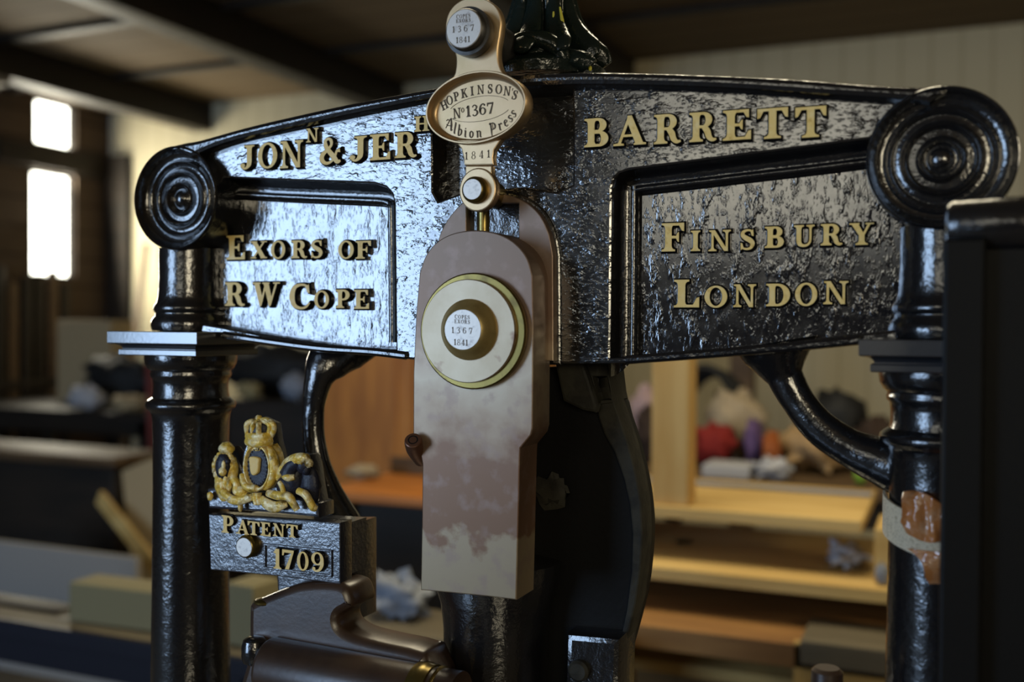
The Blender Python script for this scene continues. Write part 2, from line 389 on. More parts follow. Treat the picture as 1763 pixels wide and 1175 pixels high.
# ------------------------------------------------------------------ the press
press = thing('printing_press', (0, 0, 0), 'black iron hand printing press with gold raised lettering and brass nameplate', 'printing press')
SR = 0.0590
cL, cR = at(301, 341, -0.0165), at(1620, 271, -0.0165)

# head casting
top_px = [(330, 262), (380, 242), (420, 231), (500, 212), (600, 190), (700, 170), (760, 158), (830, 147), (905, 138), (1000, 135), (1100, 136), (1200, 140), (1300, 146), (1400, 153), (1500, 160), (1560, 166), (1620, 178)]
bot_px = [(1640, 330), (1605, 585), (1480, 592), (1381, 603), (1300, 610), (1200, 618), (1110, 624), (1050, 627), (950, 627), (860, 624), (780, 622), (711, 620), (640, 612), (551, 606), (459, 594), (400, 580), (335, 572), (318, 450)]
lh = [(371, 306), (480, 311), (600, 315), (645, 317)] + [(664, 323), (674, 334), (678, 352)] + [(679, 450), (680, 560), (681, 603), (600, 598), (540, 590), (460, 578), (400, 566)]
rh = [(1489, 241), (1400, 253), (1280, 268), (1180, 281), (1085, 293)] + [(1067, 299), (1058, 308), (1054, 324)] + [(1053, 440), (1052, 560), (1051, 616), (1110, 613), (1200, 604), (1300, 594), (1400, 584), (1480, 575)]
lend, rend = [(335, 555), (318, 450), (322, 303)], [(1600, 562), (1612, 400), (1612, 228)]
outline = pl(top_px + [(1640, 240)] + rend[::-1][:1] + rh + rend[:1] + [(1612, 584)] + bot_px[2:-1] + lend[:1] + lh[::-1] + lend[2:] + [(300, 300)], 0)
solid = pl(top_px+bot_px, 0)
pk = [(745, 172), (830, 158), (905, 151), (985, 148), (986, 250), (985, 318), (960, 330), (900, 322), (800, 330), (755, 346), (746, 330)]
PK = pl(pk, 0)
def shifted(px, d):
    """the opening's edge moved towards the middle of the panel"""
    L = pl(px, 0); cx_ = sum(p[0] for p in L)/len(L); cz_ = sum(p[1] for p in L)/len(L)
    lp = L + ([(-0.44, L[-1][1]), (-0.44, L[0][1])] if cx_ < 0 else [(0.44, L[-1][1]), (0.44, L[0][1])])
    return offset(lp, -d if area2(lp) > 0 else d)
mb = MB()
loft(mb, [outline, PK], [(-0.0025, 0), (-0.0008, 0.0008), (0, 0.0026), (0, 0.036)], caps=(True, False))
def inset(lp, d):
    return offset(lp, -d if area2(lp) > 0 else d)
loft(mb, [inset(PK, -0.003)], [(0, 0.040), (0, 0.060)])
loft(mb, [solid], [(0, 0.0305), (0, 0.110)])
head = obj('head_casting', mb, M['paint_h'], press)
def strip(mb, rows):
    n = len(rows[0]); vs = [v for r in rows for v in r]
    mb.add(vs, [(k*n+i, k*n+i+1, (k+1)*n+i+1, (k+1)*n+i) for k in range(len(rows)-1) for i in range(n-1)])
for H, nn in ((lh, 9), (rh, 11)):
    mb = MB(); loft(mb, [shifted(H, -0.004)], [(0, 0.028), (0, 0.030)]); obj('sunk_panel', mb, M['paint_v'], head)
    # stepped moulding round the panel
    mb = MB(); rows = []
    for d, y in ((0.0, 0.0022), (0.0004, 0.010), (0.0016, 0.018), (0.0045, 0.0235), (0.0085, 0.0255), (0.0108, 0.0255), (0.0116, 0.0205), (0.0135, 0.0180), (0.0160, 0.0175), (0.0182, 0.0190), (0.0194, 0.0225), (0.0198, 0.0265), (0.0215, 0.0285)):
        q = shifted(H, d)[:nn]; q.append((q[-1][0], q[-1][1]-0.018))
        rows.append([(p.x, y, p.z) for p in cr([(p[0], 0, p[1]) for p in q], 3)])
    strip(mb, rows); obj('panel_moulding', mb, M['paint'], head, sharp=50)
# lip along the bottom edge of the head
for pts in ([(385, 577), (459, 588), (551, 600), (640, 606), (700, 613)], [(1078, 620), (1200, 611), (1300, 603), (1400, 594), (1480, 586)]):
    mb = MB(); tube(mb, cr([at(x, y, -0.001) for x, y in pts], 8), 0.0042, 10); obj('bottom_bead', mb, M['paint'], head)
# arched top flange
fl_t = [(292, 252), (318, 246), (345, 241), (420, 220), (500, 201), (600, 179), (700, 160), (745, 152), (830, 138), (905, 128), (1000, 124), (1100, 125), (1200, 128), (1300, 132), (1400, 138), (1500, 146), (1580, 150), (1640, 152)]
fl_b = [(1600, 178), (1560, 174), (1500, 169), (1400, 163), (1300, 156), (1200, 151), (1100, 148), (1000, 147), (910, 151), (830, 158), (745, 170), (700, 179), (600, 199), (500, 221), (420, 239), (370, 254), (330, 272)]
T = [(p.x, p.z) for p in cr([at(x, y, -0.014) for x, y in fl_t], 3)] + [(p.x, p.z) for p in cr([at(x, y, -0.014) for x, y in fl_b], 3)]
mb = MB(); loft(mb, [T], bev(-0.016, 0.125, 0.005)); obj('top_flange', mb, M['paint'], head)
# scrolls
prof = [(0.0, 0.0060), (0.0045, 0.0066), (0.0080, 0.0088), (0.0100, 0.0118), (0.0118, 0.0122), (0.0138, 0.0105), (0.0152, 0.0066), (0.0164, 0.0054), (0.0176, 0.0062), (0.0188, 0.0095), (0.0202, 0.0118),
        (0.0250, 0.0122), (0.0266, 0.0098), (0.0277, 0.0068), (0.0288, 0.0060), (0.0299, 0.0072), (0.0310, 0.0105), (0.0326, 0.0124), (0.0374, 0.0126), (0.0390, 0.0108), (0.0402, 0.0082), (0.0415, 0.0074), (0.0428, 0.0080), (0.0442, 0.0104),
        (0.0462, 0.0122), (0.0495, 0.0116), (0.0525, 0.0085), (0.0548, 0.0038), (0.0562, 0.0000), (0.0575, -0.0014), (0.0587, -0.0004), (SR, 0.0022), (SR, 0.120), (0, 0.120)]
sc = []
for c in (cL, cR):
    mb = MB(); lathe(mb, [(r*0.985, a) for r, a in prof], (c.x, -0.0165, c.z), 'Y', 72)
    sc.append(obj('scroll', mb, M['paint'], head, sharp=50))

# columns
AX = 0.024
def zl(y, Y=-0.012): return at(317, y, Y).z
def column(cx):
    mb = MB()
    up = [(0.0, 425), (0.0375, 425), (0.0375, 480), (0.0385, 510), (0.0405, 522), (0.0430, 526), (0.0440, 531), (0.0430, 536), (0.0415, 539), (0.0418, 544), (0.0450, 549), (0.0468, 556), (0.0468, 562), (0.0455, 570), (0.0, 574)]
    lathe(mb, [(r*0.95, zl(y)) for r, y in up], (cx, AX, 0), 'Z', 56)
    lo = [(0.0, 606), (0.0560, 608), (0.0565, 618), (0.0555, 628), (0.0520, 637), (0.0490, 640), (0.0485, 643), (0.0495, 646), (0.0490, 651), (0.0465, 655), (0.0455, 665), (0.0458, 680), (0.0470, 688), (0.0510, 692),
          (0.0545, 696), (0.0555, 701), (0.0540, 707), (0.0500, 711), (0.0480, 718), (0.0470, 728), (0.0463, 760), (0.0460, 850), (0.0472, 1000), (0.0485, 1175)]
    pr = [(r*0.915, zl(y)) for r, y in lo] + [(0.052, 0.30), (0.066, 0.24), (0.07, 0.20), (0.085, 0.18), (0.085, 0.0), (0, 0)]
    lathe(mb, pr, (cx, AX, 0), 'Z', 56)
    c = obj('column', mb, M['paint'], press, sharp=40)
    a = MB(); h = 0.063
    z0, z1, z2, z3 = at(273, 571, -.03).z, at(273, 592.5, -.03).z, at(280, 602, -.02).z, at(280, 612.5, -.02).z
    sq = [(cx-h, AX-0.002-h), (cx+h, AX-0.002-h), (cx+h, AX-0.002+h), (cx-h, AX-0.002+h)]
    pf = [(-0.0008, z0), (0, z0-0.0008), (0, z1+0.001), (-0.001, z1)]
    pf += [(-0.003-0.0085*sin(t*pi/12), z1-0.0005+(z2-z1+0.001)*(1-cos(t*pi/12))) for t in range(7)]
    pf += [(-0.0092, z2), (-0.0085, z2-0.001), (-0.0085, z3+0.001), (-0.0095, z3)]
    loft(a, [sq], pf, lambda u, v, y: (u, v, y))
    obj('capital_block', a, M['satin'], c, sharp=25)
    return c
column(-0.3985); column(0.4045)

# curved brackets under the head
def bracket(px, Y, wid, thick):
    mb = MB(); P = cr([at(p[0], p[1], p[2] if len(p) > 2 else Y) for p in px], 8)
    n = len(P); R = []
    for i in range(n):
        t = i/(n-1)*(len(wid)-1); k = min(int(t), len(wid)-2); R.append(wid[k]+(wid[k+1]-wid[k])*(t-k))
    tube(mb, P, R, 20, flat=thick, side=(0, 1, 0)); return mb
mb = bracket([(628, 572, 0.07), (590, 600, 0.056), (562, 628, 0.038), (548, 655), (540, 700), (540, 750), (548, 800), (564, 850), (585, 900), (600, 935)], 0.03, [0.030, 0.030, 0.0245, 0.0165, 0.0130, 0.0130, 0.0145, 0.018, 0.024, 0.026], 0.8)
obj('bracket', mb, M['paint'], press)
mb = bracket([(1335, 590), (1340, 615), (1352, 650), (1375, 692), (1410, 735), (1460, 770), (1510, 792), (1560, 808), (1600, 815)], 0.035, [0.040, 0.030, 0.0165, 0.0150, 0.0160, 0.0170, 0.021, 0.027, 0.030], 0.9)
obj('bracket', mb, M['paint'], press)

# ------------------------------------------------------------------ letter shapes (cap height 1, cut by hand from strokes)
TH, TN, SF = 0.20, 0.085, 0.055
def stem(x, y0, y1, w=TH, s0=0.11, s1=0.11):
    h = w/2; L = []
    def side(sg):
        p = []
        if s0: p += [(sg*(h+s0), y0), (sg*(h+s0), y0+SF), (sg*(h+s0*0.45), y0+SF+0.02), (sg*(h+0.015), y0+SF+0.07), (sg*h, y0+0.2)]
        else: p += [(sg*h, y0)]
        if s1: p += [(sg*h, y1-0.2), (sg*(h+0.015), y1-SF-0.07), (sg*(h+s1*0.45), y1-SF-0.02), (sg*(h+s1), y1-SF), (sg*(h+s1), y1)]
        else: p += [(sg*h, y1)]
        return p
    return [[(x+a, b) for a, b in side(1)] + [(x+a, b) for a, b in reversed(side(-1))]]
def rib(pts, ws, n=6, smooth=True):
    P = [Vector((p[0], p[1], 0)) for p in pts]
    if smooth and len(P) > 2: P = cr(P, n)
    m = len(P)
    if not hasattr(ws, '__len__'): ws = [ws, ws]
    l, r = [], []
    for i in range(m):
        t = (P[min(i+1, m-1)]-P[max(i-1, 0)]).normalized(); q = i/(m-1)*(len(ws)-1); k = min(int(q), len(ws)-2)
        w = (ws[k]+(ws[k+1]-ws[k])*(q-k))/2; l.append((P[i].x-t.y*w, P[i].y+t.x*w)); r.append((P[i].x+t.y*w, P[i].y-t.x*w))
    return [l + r[::-1]]
def bowl(x0, x1, y0, y1, w=TH, t=TN, n=14):
    ym, ry = (y0+y1)/2, (y1-y0)/2; rx = min((x1-x0)*0.75, ry*1.05); xc = x1-rx
    o = [(x0, y1)] + [(xc+rx*cos(radians(90-180*k/n)), ym+ry*sin(radians(90-180*k/n))) for k in range(n+1)] + [(x0, y0)]
    i = [(x0, y0+t)] + [(xc+(rx-w)*cos(radians(-90+180*k/n)), ym+(ry-t)*sin(radians(-90+180*k/n))) for k in range(n+1)] + [(x0, y1-t)]
    return [o + i]
def ring(cx, cy, rx, ry, w=TH, t=TN, n=32, tilt=0): return [ellipse(cx, cy, rx, ry, n), ellipse(cx, cy, rx-w, ry-t, n)[::-1]]
def bar(x0, x1, y, t=TN): return [[(x0, y-t/2), (x1, y-t/2), (x1, y+t/2), (x0, y+t/2)]]
def wedge(x, y, dx, dy): return [[(x, y), (x, y+dy), (x-dx*0.35, y+dy*0.92), (x-dx, y)]]
def foot(x, y, s=0.15): return [[(x-s, y), (x+s, y), (x+s, y+SF), (x, y+SF+0.03), (x-s, y+SF)]]
def ball(x, y, r): return [ellipse(x, y, r, r, 14)]
G = {
 'I': (0.44, [stem(.22, 0, 1)]),
 'E': (0.74, [stem(.21, 0, 1), bar(.2, .66, 1-TN/2), wedge(.68, 1, .17, -.27), bar(.25, .5, .5), wedge(.52, .5, .1, .16), wedge(.52, .5, .1, -.16), bar(.2, .7, TN/2), wedge(.74, 0, .19, .30)]),
 'F': (0.70, [stem(.21, 0, 1), bar(.2, .66, 1-TN/2), wedge(.70, 1, .19, -.29), bar(.25, .5, .5), wedge(.54, .5, .1, .17), wedge(.54, .5, .1, -.17)]),
 'L': (0.70, [stem(.21, 0, 1), bar(.2, .68, TN/2), wedge(.70, 0, .2, .36)]),
 'B': (0.74, [stem(.21, 0, 1), bowl(.25, .68, .5, 1), bowl(.25, .74, 0, .5+TN/2, TH+.02)]),
 'P': (0.70, [stem(.21, 0, 1), bowl(.25, .70, .42, 1)]),
 'R': (0.84, [stem(.21, 0, 1), bowl(.25, .71, .46, 1), rib([(.46, .50), (.56, .34), (.62, .14), (.72, .04), (.84, .06)], [.16, .19, .17, .12, .05])]),
 'D': (0.84, [stem(.21, 0, 1), bowl(.25, .84, 0, 1, TH+.02)]),
 'O': (0.88, [ring(.44, .5, .44, .52, .19, .075)]),
 'C': (0.82, [rib([(.76, .80), (.66, .95), (.44, .985), (.20, .86), (.11, .5), (.20, .14), (.44, .015), (.66, .06), (.80, .24)], [.06, .08, .09, .16, .21, .16, .09, .08, .05]), [[(.77, 1.0), (.80, .64), (.73, .66), (.64, .90)]]]),
 'J': (0.60, [stem(.40, .2, 1, TH, 0, .12), rib([(.40, .24), (.385, .06), (.30, -.08), (.18, -.12), (.09, -.02)], [.20, .18, .12, .09, .1]), ball(.11, .03, .10)]),
 'N': (0.94, [stem(.17, 0, 1, .085, .12, 0), stem(.77, .0, 1, .085, 0, .12), [[(.03, 1), (.27, 1), (.815, .0), (.66, .0), (.16, .9), (.03, .95)]]]),
 'H': (0.94, [stem(.21, 0, 1), stem(.73, 0, 1), bar(.2, .74, .5)]),
 'A': (0.92, [[[(.40, 1.02), (.52, 1.02), (.86, .03), (.64, .03), (.40, .80)]], rib([(.46, 1.0), (.16, .03)], .075, smooth=False), bar(.24, .66, .33, .075), foot(.15, 0, .15), foot(.76, 0, .17)]),
 'T': (0.84, [stem(.42, 0, 1, TH, .13, 0), bar(.04, .80, 1-TN/2), wedge(.84, 1, .2, -.32), [[(0, 1), (0, .68), (.07, .70), (.2, 1)]]]),
 'X': (0.86, [[[(.05, 1), (.29, 1), (.81, 0), (.57, 0)]], rib([(.72, .98), (.14, .02)], .075, smooth=False), foot(.15, 0, .14), foot(.70, 0, .17), [[(-.0, 1), (.34, 1), (.34, .945), (0, .945)]], [[(.55, 1), (.86, 1), (.86, .945), (.55, .945)]]]),
 'W': (1.26, [[[(.06, 1), (.29, 1), (.47, .22), (.37, -.02), (.33, -.02)]], rib([(.37, .02), (.62, .98)], .075, smooth=False), [[(.50, 1), (.73, 1), (.90, .22), (.80, -.02), (.76, -.02)]], rib([(.80, .02), (1.10, .98)], .075, smooth=False), bar(.0, .36, .972, SF), bar(.46, .78, .972, SF), bar(.96, 1.26, .972, SF)]),
 'U': (0.90, [stem(.21, .3, 1, TH, 0, .11), rib([(.21, .36), (.24, .13), (.40, .03), (.58, .06), (.69, .2), (.715, .4)], [.2, .19, .12, .09, .085, .08]), stem(.715, .35, 1, .08, 0, .13)]),
 'Y': (0.90, [stem(.46, 0, .48, TH, .12, 0), [[(.06, 1), (.31, 1), (.55, .46), (.36, .44)]], rib([(.74, .98), (.50, .42)], .08, smooth=False), bar(0, .37, .972, SF), bar(.60, .90, .972, SF)]),
 'S': (0.64, [rib([(.55, .80), (.46, .94), (.30, .965), (.14, .88), (.12, .72), (.26, .58), (.44, .46), (.54, .30), (.47, .10), (.30, .035), (.14, .08), (.07, .22)], [.07, .08, .09, .13, .17, .22, .22, .18, .12, .09, .08, .06]), [[(.56, 1), (.58, .68), (.51, .70), (.45, .92)]], [[(.04, 0), (.03, .34), (.10, .32), (.16, .08)]]]),
 '&': (0.90, [rib([(.88, .48), (.74, .44), (.66, .22), (.48, .03), (.26, -.01), (.10, .14), (.13, .34), (.34, .52)], [.15, .09, .08, .09, .12, .18, .18, .10]),
               rib([(.30, .49), (.50, .70), (.49, .90), (.36, .97), (.25, .88), (.26, .74)], [.10, .10, .12, .09, .12, .15]),
               rib([(.255, .76), (.30, .62), (.44, .43), (.62, .22), (.76, .03), (.90, .06)], [.15, .17, .19, .20, .17, .07])]),
 'K': (0.86, [stem(.21, 0, 1), rib([(.68, .97), (.30, .44)], .08, smooth=False), rib([(.42, .58), (.72, .03)], .17, smooth=False), foot(.72, 0, .14), bar(.54, .84, .972, SF)]),
 '1': (0.46, [stem(.24, 0, 1, .19, .12, 0), [[(.02, .80), (.16, 1), (.26, 1), (.16, .76)]]]),
 '7': (0.62, [[[(.0, 1), (.62, 1), (.62, .93), (.36, .0), (.16, .0), (.50, .86), (.10, .86), (.07, .70), (.0, .70)]]]),
 '0': (0.68, [ring(.34, .5, .34, .51, .17, .07)]),
 '9': (0.66, [ring(.33, .67, .33, .335, .16, .07), rib([(.60, .70), (.58, .36), (.44, .1), (.24, .03), (.12, .12)], [.13, .17, .12, .08, .12]), ball(.14, .14, .08)]),
 '6': (0.66, [ring(.33, .33, .33, .335, .16, .07), rib([(.06, .30), (.08, .64), (.22, .9), (.42, .97), (.54, .88)], [.13, .17, .12, .08, .12]), ball(.52, .86, .08)]),
 '3': (0.62, [rib([(.08, .80), (.18, .95), (.36, .95), (.48, .78), (.38, .58), (.22, .53)], [.1, .08, .1, .16, .1, .07]), rib([(.22, .53), (.44, .48), (.55, .26), (.40, .06), (.20, .02), (.08, .14)], [.07, .11, .18, .11, .08, .12])]),
 '4': (0.66, [stem(.45, 0, 1, .16, .1, 0), bar(.02, .66, .28), rib([(.06, .28), (.42, .98)], .07, smooth=False)]),
 '8': (0.64, [ring(.32, .75, .26, .26, .11, .06), ring(.32, .26, .32, .28, .13, .06)]),
 "'": (0.2, [[[(.04, 1), (.16, 1), (.1, .72), (.06, .72)]]]),
 '.': (0.2, [ball(.1, .07, .07)]),
 'o': (0.55, [ring(.27, .25, .27, .26, .11, .05)]),
}
def glyph_polys(ch): return G[ch][0], G[ch][1]
def place_letter(mb, ch, box, Y, h=0.005, grow=0.0016):
    """one raised letter in its measured box on the plane at depth Y: dark flanks, painted face"""
    xl, xr, yt, yb = box
    w, polys = glyph_polys(ch); bl, br, tl = at(xl, yb, Y), at(xr, yb, Y), at(xl, yt, Y)
    slope = 0.0; sx = (br.x-bl.x)/w; xm = (xl+xr)/2; sz = (at(xm, yt, Y).z-at(xm, yb, Y).z); zc = at(xm, yb, Y).z
    sl = SLOPE[0]
    def m2(p): return (bl.x+p[0]*sx, zc+p[1]*sz+(p[0]-w/2)*sx*sl)
    for k, lps in enumerate(polys):
        L = [[m2(p) for p in lp] for lp in lps]; e = 0.00005*k
        loft(mb, L, [(grow*1.2, Y+0.002), (grow, Y-h*0.55), (grow*0.6, Y-h*0.8), (0.0002, Y-h)], mi=0, caps=(False, False))
        loft(mb, L, [(0.0001, Y-h-0.0002-e), (0.0002, Y-h+0.0004)], mi=1, caps=(True, False))
SLOPE = [0.0]
def words(name, Y, letters, parent, h=0.005, grow=0.0016, slope=0.0):
    SLOPE[0] = slope; mb = MB()
    for ch, xl, xr, yt, yb in letters: place_letter(mb, ch, (xl, xr, yt, yb), Y, h, grow)
    return obj(name, mb, [M['letter_side'], M['letter']], parent, weld=False, smooth=False)
YP = 0.028
words('lettering', 0, [('J', 418.5, 442, 252, 287), ('O', 449, 482, 248, 290.5), ('N', 486.5, 526.6, 244, 290), ('N', 532, 553, 222.5, 246), ('&', 555, 590.5, 239, 281.5), ('J', 606, 634.5, 236.5, 273), ('E', 641.5, 676, 232.5, 276.5), ('R', 684, 721, 229, 272.5), ('H', 717.5, 743, 202, 227.5)], head)
words('lettering', 0, [('B', 1009, 1050, 205.5, 254), ('A', 1059, 1114, 202, 251.5), ('R', 1128.5, 1174, 198.5, 248.5), ('R', 1189, 1235, 195, 245), ('E', 1246.5, 1294.5, 191.5, 242.5), ('T', 1305.5, 1357.5, 188.5, 240), ('T', 1370.5, 1423, 186, 238)], head)
words('lettering', YP, [('E', 396, 427.5, 406.5, 447.5), ('X', 437.5, 465, 416.5, 445.5), ('O', 472, 496.5, 416, 446), ('R', 507, 534, 415, 445), ('S', 540.5, 561, 415, 445), ('O', 587.5, 614, 416, 446), ('F', 617.5, 643.5, 416, 446)], head, 0.006)
words('lettering', YP, [('R', 393.5, 427, 487, 527), ('W', 441, 487.5, 487, 527), ('C', 503.5, 539, 490.5, 531.5), ('O', 546.5, 571.5, 501.5, 531), ('P', 583.5, 607, 499.5, 530.5), ('E', 614.5, 640.5, 500, 532)], head, 0.006)
words('lettering', YP, [('F', 1142, 1180, 385.5, 433.5), ('I', 1191.5, 1208, 398.5, 433), ('N', 1222, 1260.5, 397.5, 433), ('S', 1276, 1301.5, 396.5, 431), ('B', 1318.5, 1351, 391.5, 427.5), ('U', 1368.5, 1404, 389, 425), ('R', 1414.5, 1451, 387, 423), ('Y', 1463, 1505, 385.5, 422.5)], head, 0.006)
words('lettering', YP, [('L', 1163, 1206, 482.5, 529.5), ('O', 1215.5, 1254, 493.5, 529.5), ('N', 1264.5, 1303.5, 490.5, 529), ('D', 1321, 1361.5, 489.5, 527.5), ('O', 1370.5, 1408, 488.5, 526.5), ('N', 1418.5, 1461.5, 485, 524)], head, 0.006)

# ------------------------------------------------------------------ toggle link (the large patinated steel piece in front)
LT = [(722, 470), (733, 440), (752, 417), (780, 402), (818, 396.5), (856, 402), (886, 418), (907, 443), (917, 475)]
lt = [(p.x, p.z) for p in cr([at(x, y, -0.05) for x, y in LT], 6)]
rest = pl([(918.5, 560), (917, 738), (914, 750), (896, 772), (895, 790), (891, 960), (889, 1034), (840, 1028), (780, 1022), (724, 1017), (726, 900), (727, 800), (725, 788), (715, 770), (711, 750), (711.5, 640), (716, 540)], -0.05)
mb = MB(); loft(mb, [lt+rest], [(-0.0012, -0.05), (-0.0003, -0.0494), (0, -0.0482), (0, -0.008)])
tog = obj('toggle_link', mb, M['patina'], press)
# arched cheek behind it with an open slot
ck = [(p.x, p.z) for p in cr([at(x, y, -0.012) for x, y in [(750, 440), (757, 405), (775, 372), (803, 345), (848, 332), (893, 342), (925, 365), (944, 400), (952, 440)]], 6)]
ck += pl([(953, 622), (749, 620)], -0.012)
slot = pl([(803, 350), (893, 350), (893, 600), (803, 600)], -0.012)
mb = MB(); loft(mb, [ck, slot], bev(-0.012, 0.045, 0.001)); obj('cheek_plate', mb, M['patina'], press)
ck2 = offset(ck, 0.004 if area2(ck) > 0 else -0.004)
mb = MB(); loft(mb, [ck2], bev(-0.003, 0.06, 0.002)); obj('cheek_housing', mb, M['paint'], press)
mb = MB(); p0, p1 = at(834, 352, 0.0), at(834, 420, 0.0)
tube(mb, [p0, p1], 0.0075, 20); obj('suspension_rod', mb, M['brass_dark'], press)
mb = MB(); a, b = at(848, 350, 0.004), at(872, 420, 0.004); boxm(mb, (a.x, 0.004, b.z), (b.x, 0.04, a.z), 0.001)
a, b = at(805, 350, 0.004), at(818, 420, 0.004); boxm(mb, (a.x, 0.004, b.z), (b.x, 0.04, a.z), 0.001); obj('slide_block', mb, M['pin_steel'], press)

def pin(name, px, py, Yf, prof, mats, parent, seg=48):
    c = at(px, py, Yf); mb = MB()
    for mi, pr in enumerate(prof): lathe(mb, [(r, Yf+a) for r, a in pr], (c.x, 0, c.z), 'Y', seg, mi)
    return obj(name, mb, mats, parent, sharp=40), c
def engraved(name, c, Yf, lines, parent, m=None):
    """lines: (text, centre u, baseline v, height, slope)"""
    mb = MB()
    for s, u0, v0, h, sl in lines:
        wd = sum((G[c_][0]+0.16) for c_ in s if c_ in G)*h*0.95 + 0.35*h*s.count(' '); u = u0-wd/2
        for ch in s:
            if ch == ' ': u += 0.35*h; continue
            w, polys = glyph_polys(ch)
            for lps in polys:
                L = [[(c.x+u+p[0]*h*0.95, c.z+v0+p[1]*h+(u-u0+p[0]*h)*sl) for p in lp] for lp in lps]
                loft(mb, L, [(0, Yf-0.00012), (0, Yf+0.0003)], caps=(True, False))
            u += (w+0.16)*h*0.95
    return obj(name, mb, m or M['engrave'], parent, weld=False, smooth=False)
# washers and main pin of the toggle link
w1, c1 = pin('brass_washer', 812, 570.5, -0.0575, [[(0, 0.008), (0.0535, 0.008), (0.0545, 0.0065), (0.0545, 0.0015), (0.053, 0), (0, 0)]], [M['brass_dark']], tog, 64)
w2, c2 = pin('washer', 804.5, 570.5, -0.0615, [[(0, 0.006), (0.0483, 0.006), (0.0483, 0.001), (0.0475, 0), (0, 0)]], [M['washer']], tog, 64)
p1_, c3 = pin('pivot_pin', 796.5, 568, -0.0755, [[(0.0185, 0.0004), (0.0195, 0.0009), (0.0215, 0.003), (0.0240, 0.006), (0.0262, 0.0095), (0.0280, 0.0112), (0.0285, 0.0125), (0.0285, 0.016), (0, 0.016)], [(0, 0), (0.0183, 0.0), (0.0186, 0.0005)]], [M['brass_pin'], M['pin_steel']], tog, 56)
engraved('engraving', Vector((at(791, 568, -0.0755).x, 0, c3.z)), -0.0755, [('COPES', 0.003, 0.0098, 0.0036, -0.05), ('EXORS', 0.003, 0.0055, 0.0036, -0.05), ('1 3 6 7', 0.003, -0.0035, 0.0056, -0.04), ('1841', 0.002, -0.0145, 0.0056, -0.04)], tog)
mb = MB(); q0, q1, q2 = at(711, 758, -0.062), at(715, 774, -0.050), at(727, 790, -0.034)
d0 = (q0-q1).normalized()
tube(mb, [q0, q0+d0*0.0006, q0, q0-d0*0.0008] + cr([q0-d0*0.002, q1, q2], 5)[1:], [0.0048, 0.0056, 0.0074, 0.0082] + [0.0086]*10, 22)
tube(mb, [q0+d0*0.0003, q0-d0*0.004], 0.0049, 20, mi=1)  # black plug stands in for the dark hollow of the tube mouth
obj('oil_tube', mb, [M['copper'], M['letter_side']], tog)

# ------------------------------------------------------------------ brass hanger with oval nameplate
YH = -0.050
oc = at(820.5, 186.5, YH); TILT = radians(3.2); OA, OB = 0.0518, 0.0338
mb = MB()
up_l = [(850, 127), (824, 127), (800, 131), (774, 143), (783, 126), (785, 100), (779, 80), (769, 62), (767, 40), (774, 18), (790, 2), (812, -5), (836, -2), (855, 12), (863, 34), (861, 60), (857, 85), (858, 105), (864, 122), (876, 133)]
lp = [(p.x, p.z) for p in cr([at(x, y, YH) for x, y in up_l], 4)]
loft(mb, [lp], bev(YH, YH+0.011, 0.0012))
lo_l = [(780, 240), (793, 256), (797, 272), (798, 284)] + [(850, 284), (848, 272), (850, 258), (862, 240)]
loft(mb, [pl(lo_l, YH)], bev(YH+0.001, YH+0.010, 0.0012))
tube(mb, [(oc.x, YH+0.0085, oc.z+0.045), (oc.x, YH+0.0085, oc.z-0.04)], 0.002, 8)
nk = [(797, 284), (797, 300), (788, 312)] + [(849, 312), (843, 298), (843, 284)]
loft(mb, [pl(nk, YH)], bev(YH+0.005, YH+0.014, 0.001))
e = at(819.5, 326, YH); 
loft(mb, [ellipse(e.x, e.z, 0.0192, 0.0205, 48)], bev(YH+0.003, YH+0.014, 0.0014))
hang = obj('brass_hanger', mb, M['brass'], press)
mb = MB()
O = lambda s, t=0: ellipse(oc.x, oc.z, OA+s, OB+s, 72, TILT)
loft(mb, [O(0), O(-0.0024)], [(-0.0006, YH-0.0045), (0, YH-0.0038), (0, YH+0.013)], caps=(True, False))
loft(mb, [O(-0.0024)], [(0.0002, YH-0.0044), (0.0, YH+0.0005), (-0.0012, YH+0.0045), (-0.004, YH+0.0058)], caps=(False, True))
loft(mb, [O(-0.0004)], [(0, YH+0.009), (0, YH+0.0135)])
obj('oval_dish', mb, M['brass'], hang, sharp=50)
YD = YH+0.0056
def on_arc(mb, s, a, b, t0, t1, h, up=True, wf=0.9):
    """letters standing along an ellipse; angles in degrees, clockwise when up"""
    tot = sum(G[ch][0]+0.22 if ch != ' ' else 0.5 for ch in s); acc = 0
    for ch in s:
        w = G[ch][0] if ch != ' ' else 0.3
        t = radians(t0+(t1-t0)*(acc+w/2+0.1)/tot); acc += w+0.22 if ch != ' ' else 0.5
        if ch == ' ': continue
        q = Vector((a*cos(t), b*sin(t))); n_ = Vector((b*cos(t), a*sin(t))).normalized()
        n_ = (n_+Vector((0, 1.2 if up else -1.2))).normalized()
        if not up: n_ = -n_
        tg = Vector((n_.y, -n_.x))
        for lps in G[ch][1]:
            L = []
            for lp in lps:
                r = []
                for p in lp:
                    v = q + tg*((p[0]-w/2)*h*wf) + n_*(p[1]*h)
                    r.append((oc.x+v.x*cos(TILT)-v.y*sin(TILT), oc.z+v.x*sin(TILT)+v.y*cos(TILT)))
                L.append(r)
            loft(mb, L, [(0.00005, YD-0.00015), (0.00005, YD+0.0004)], caps=(True, False))
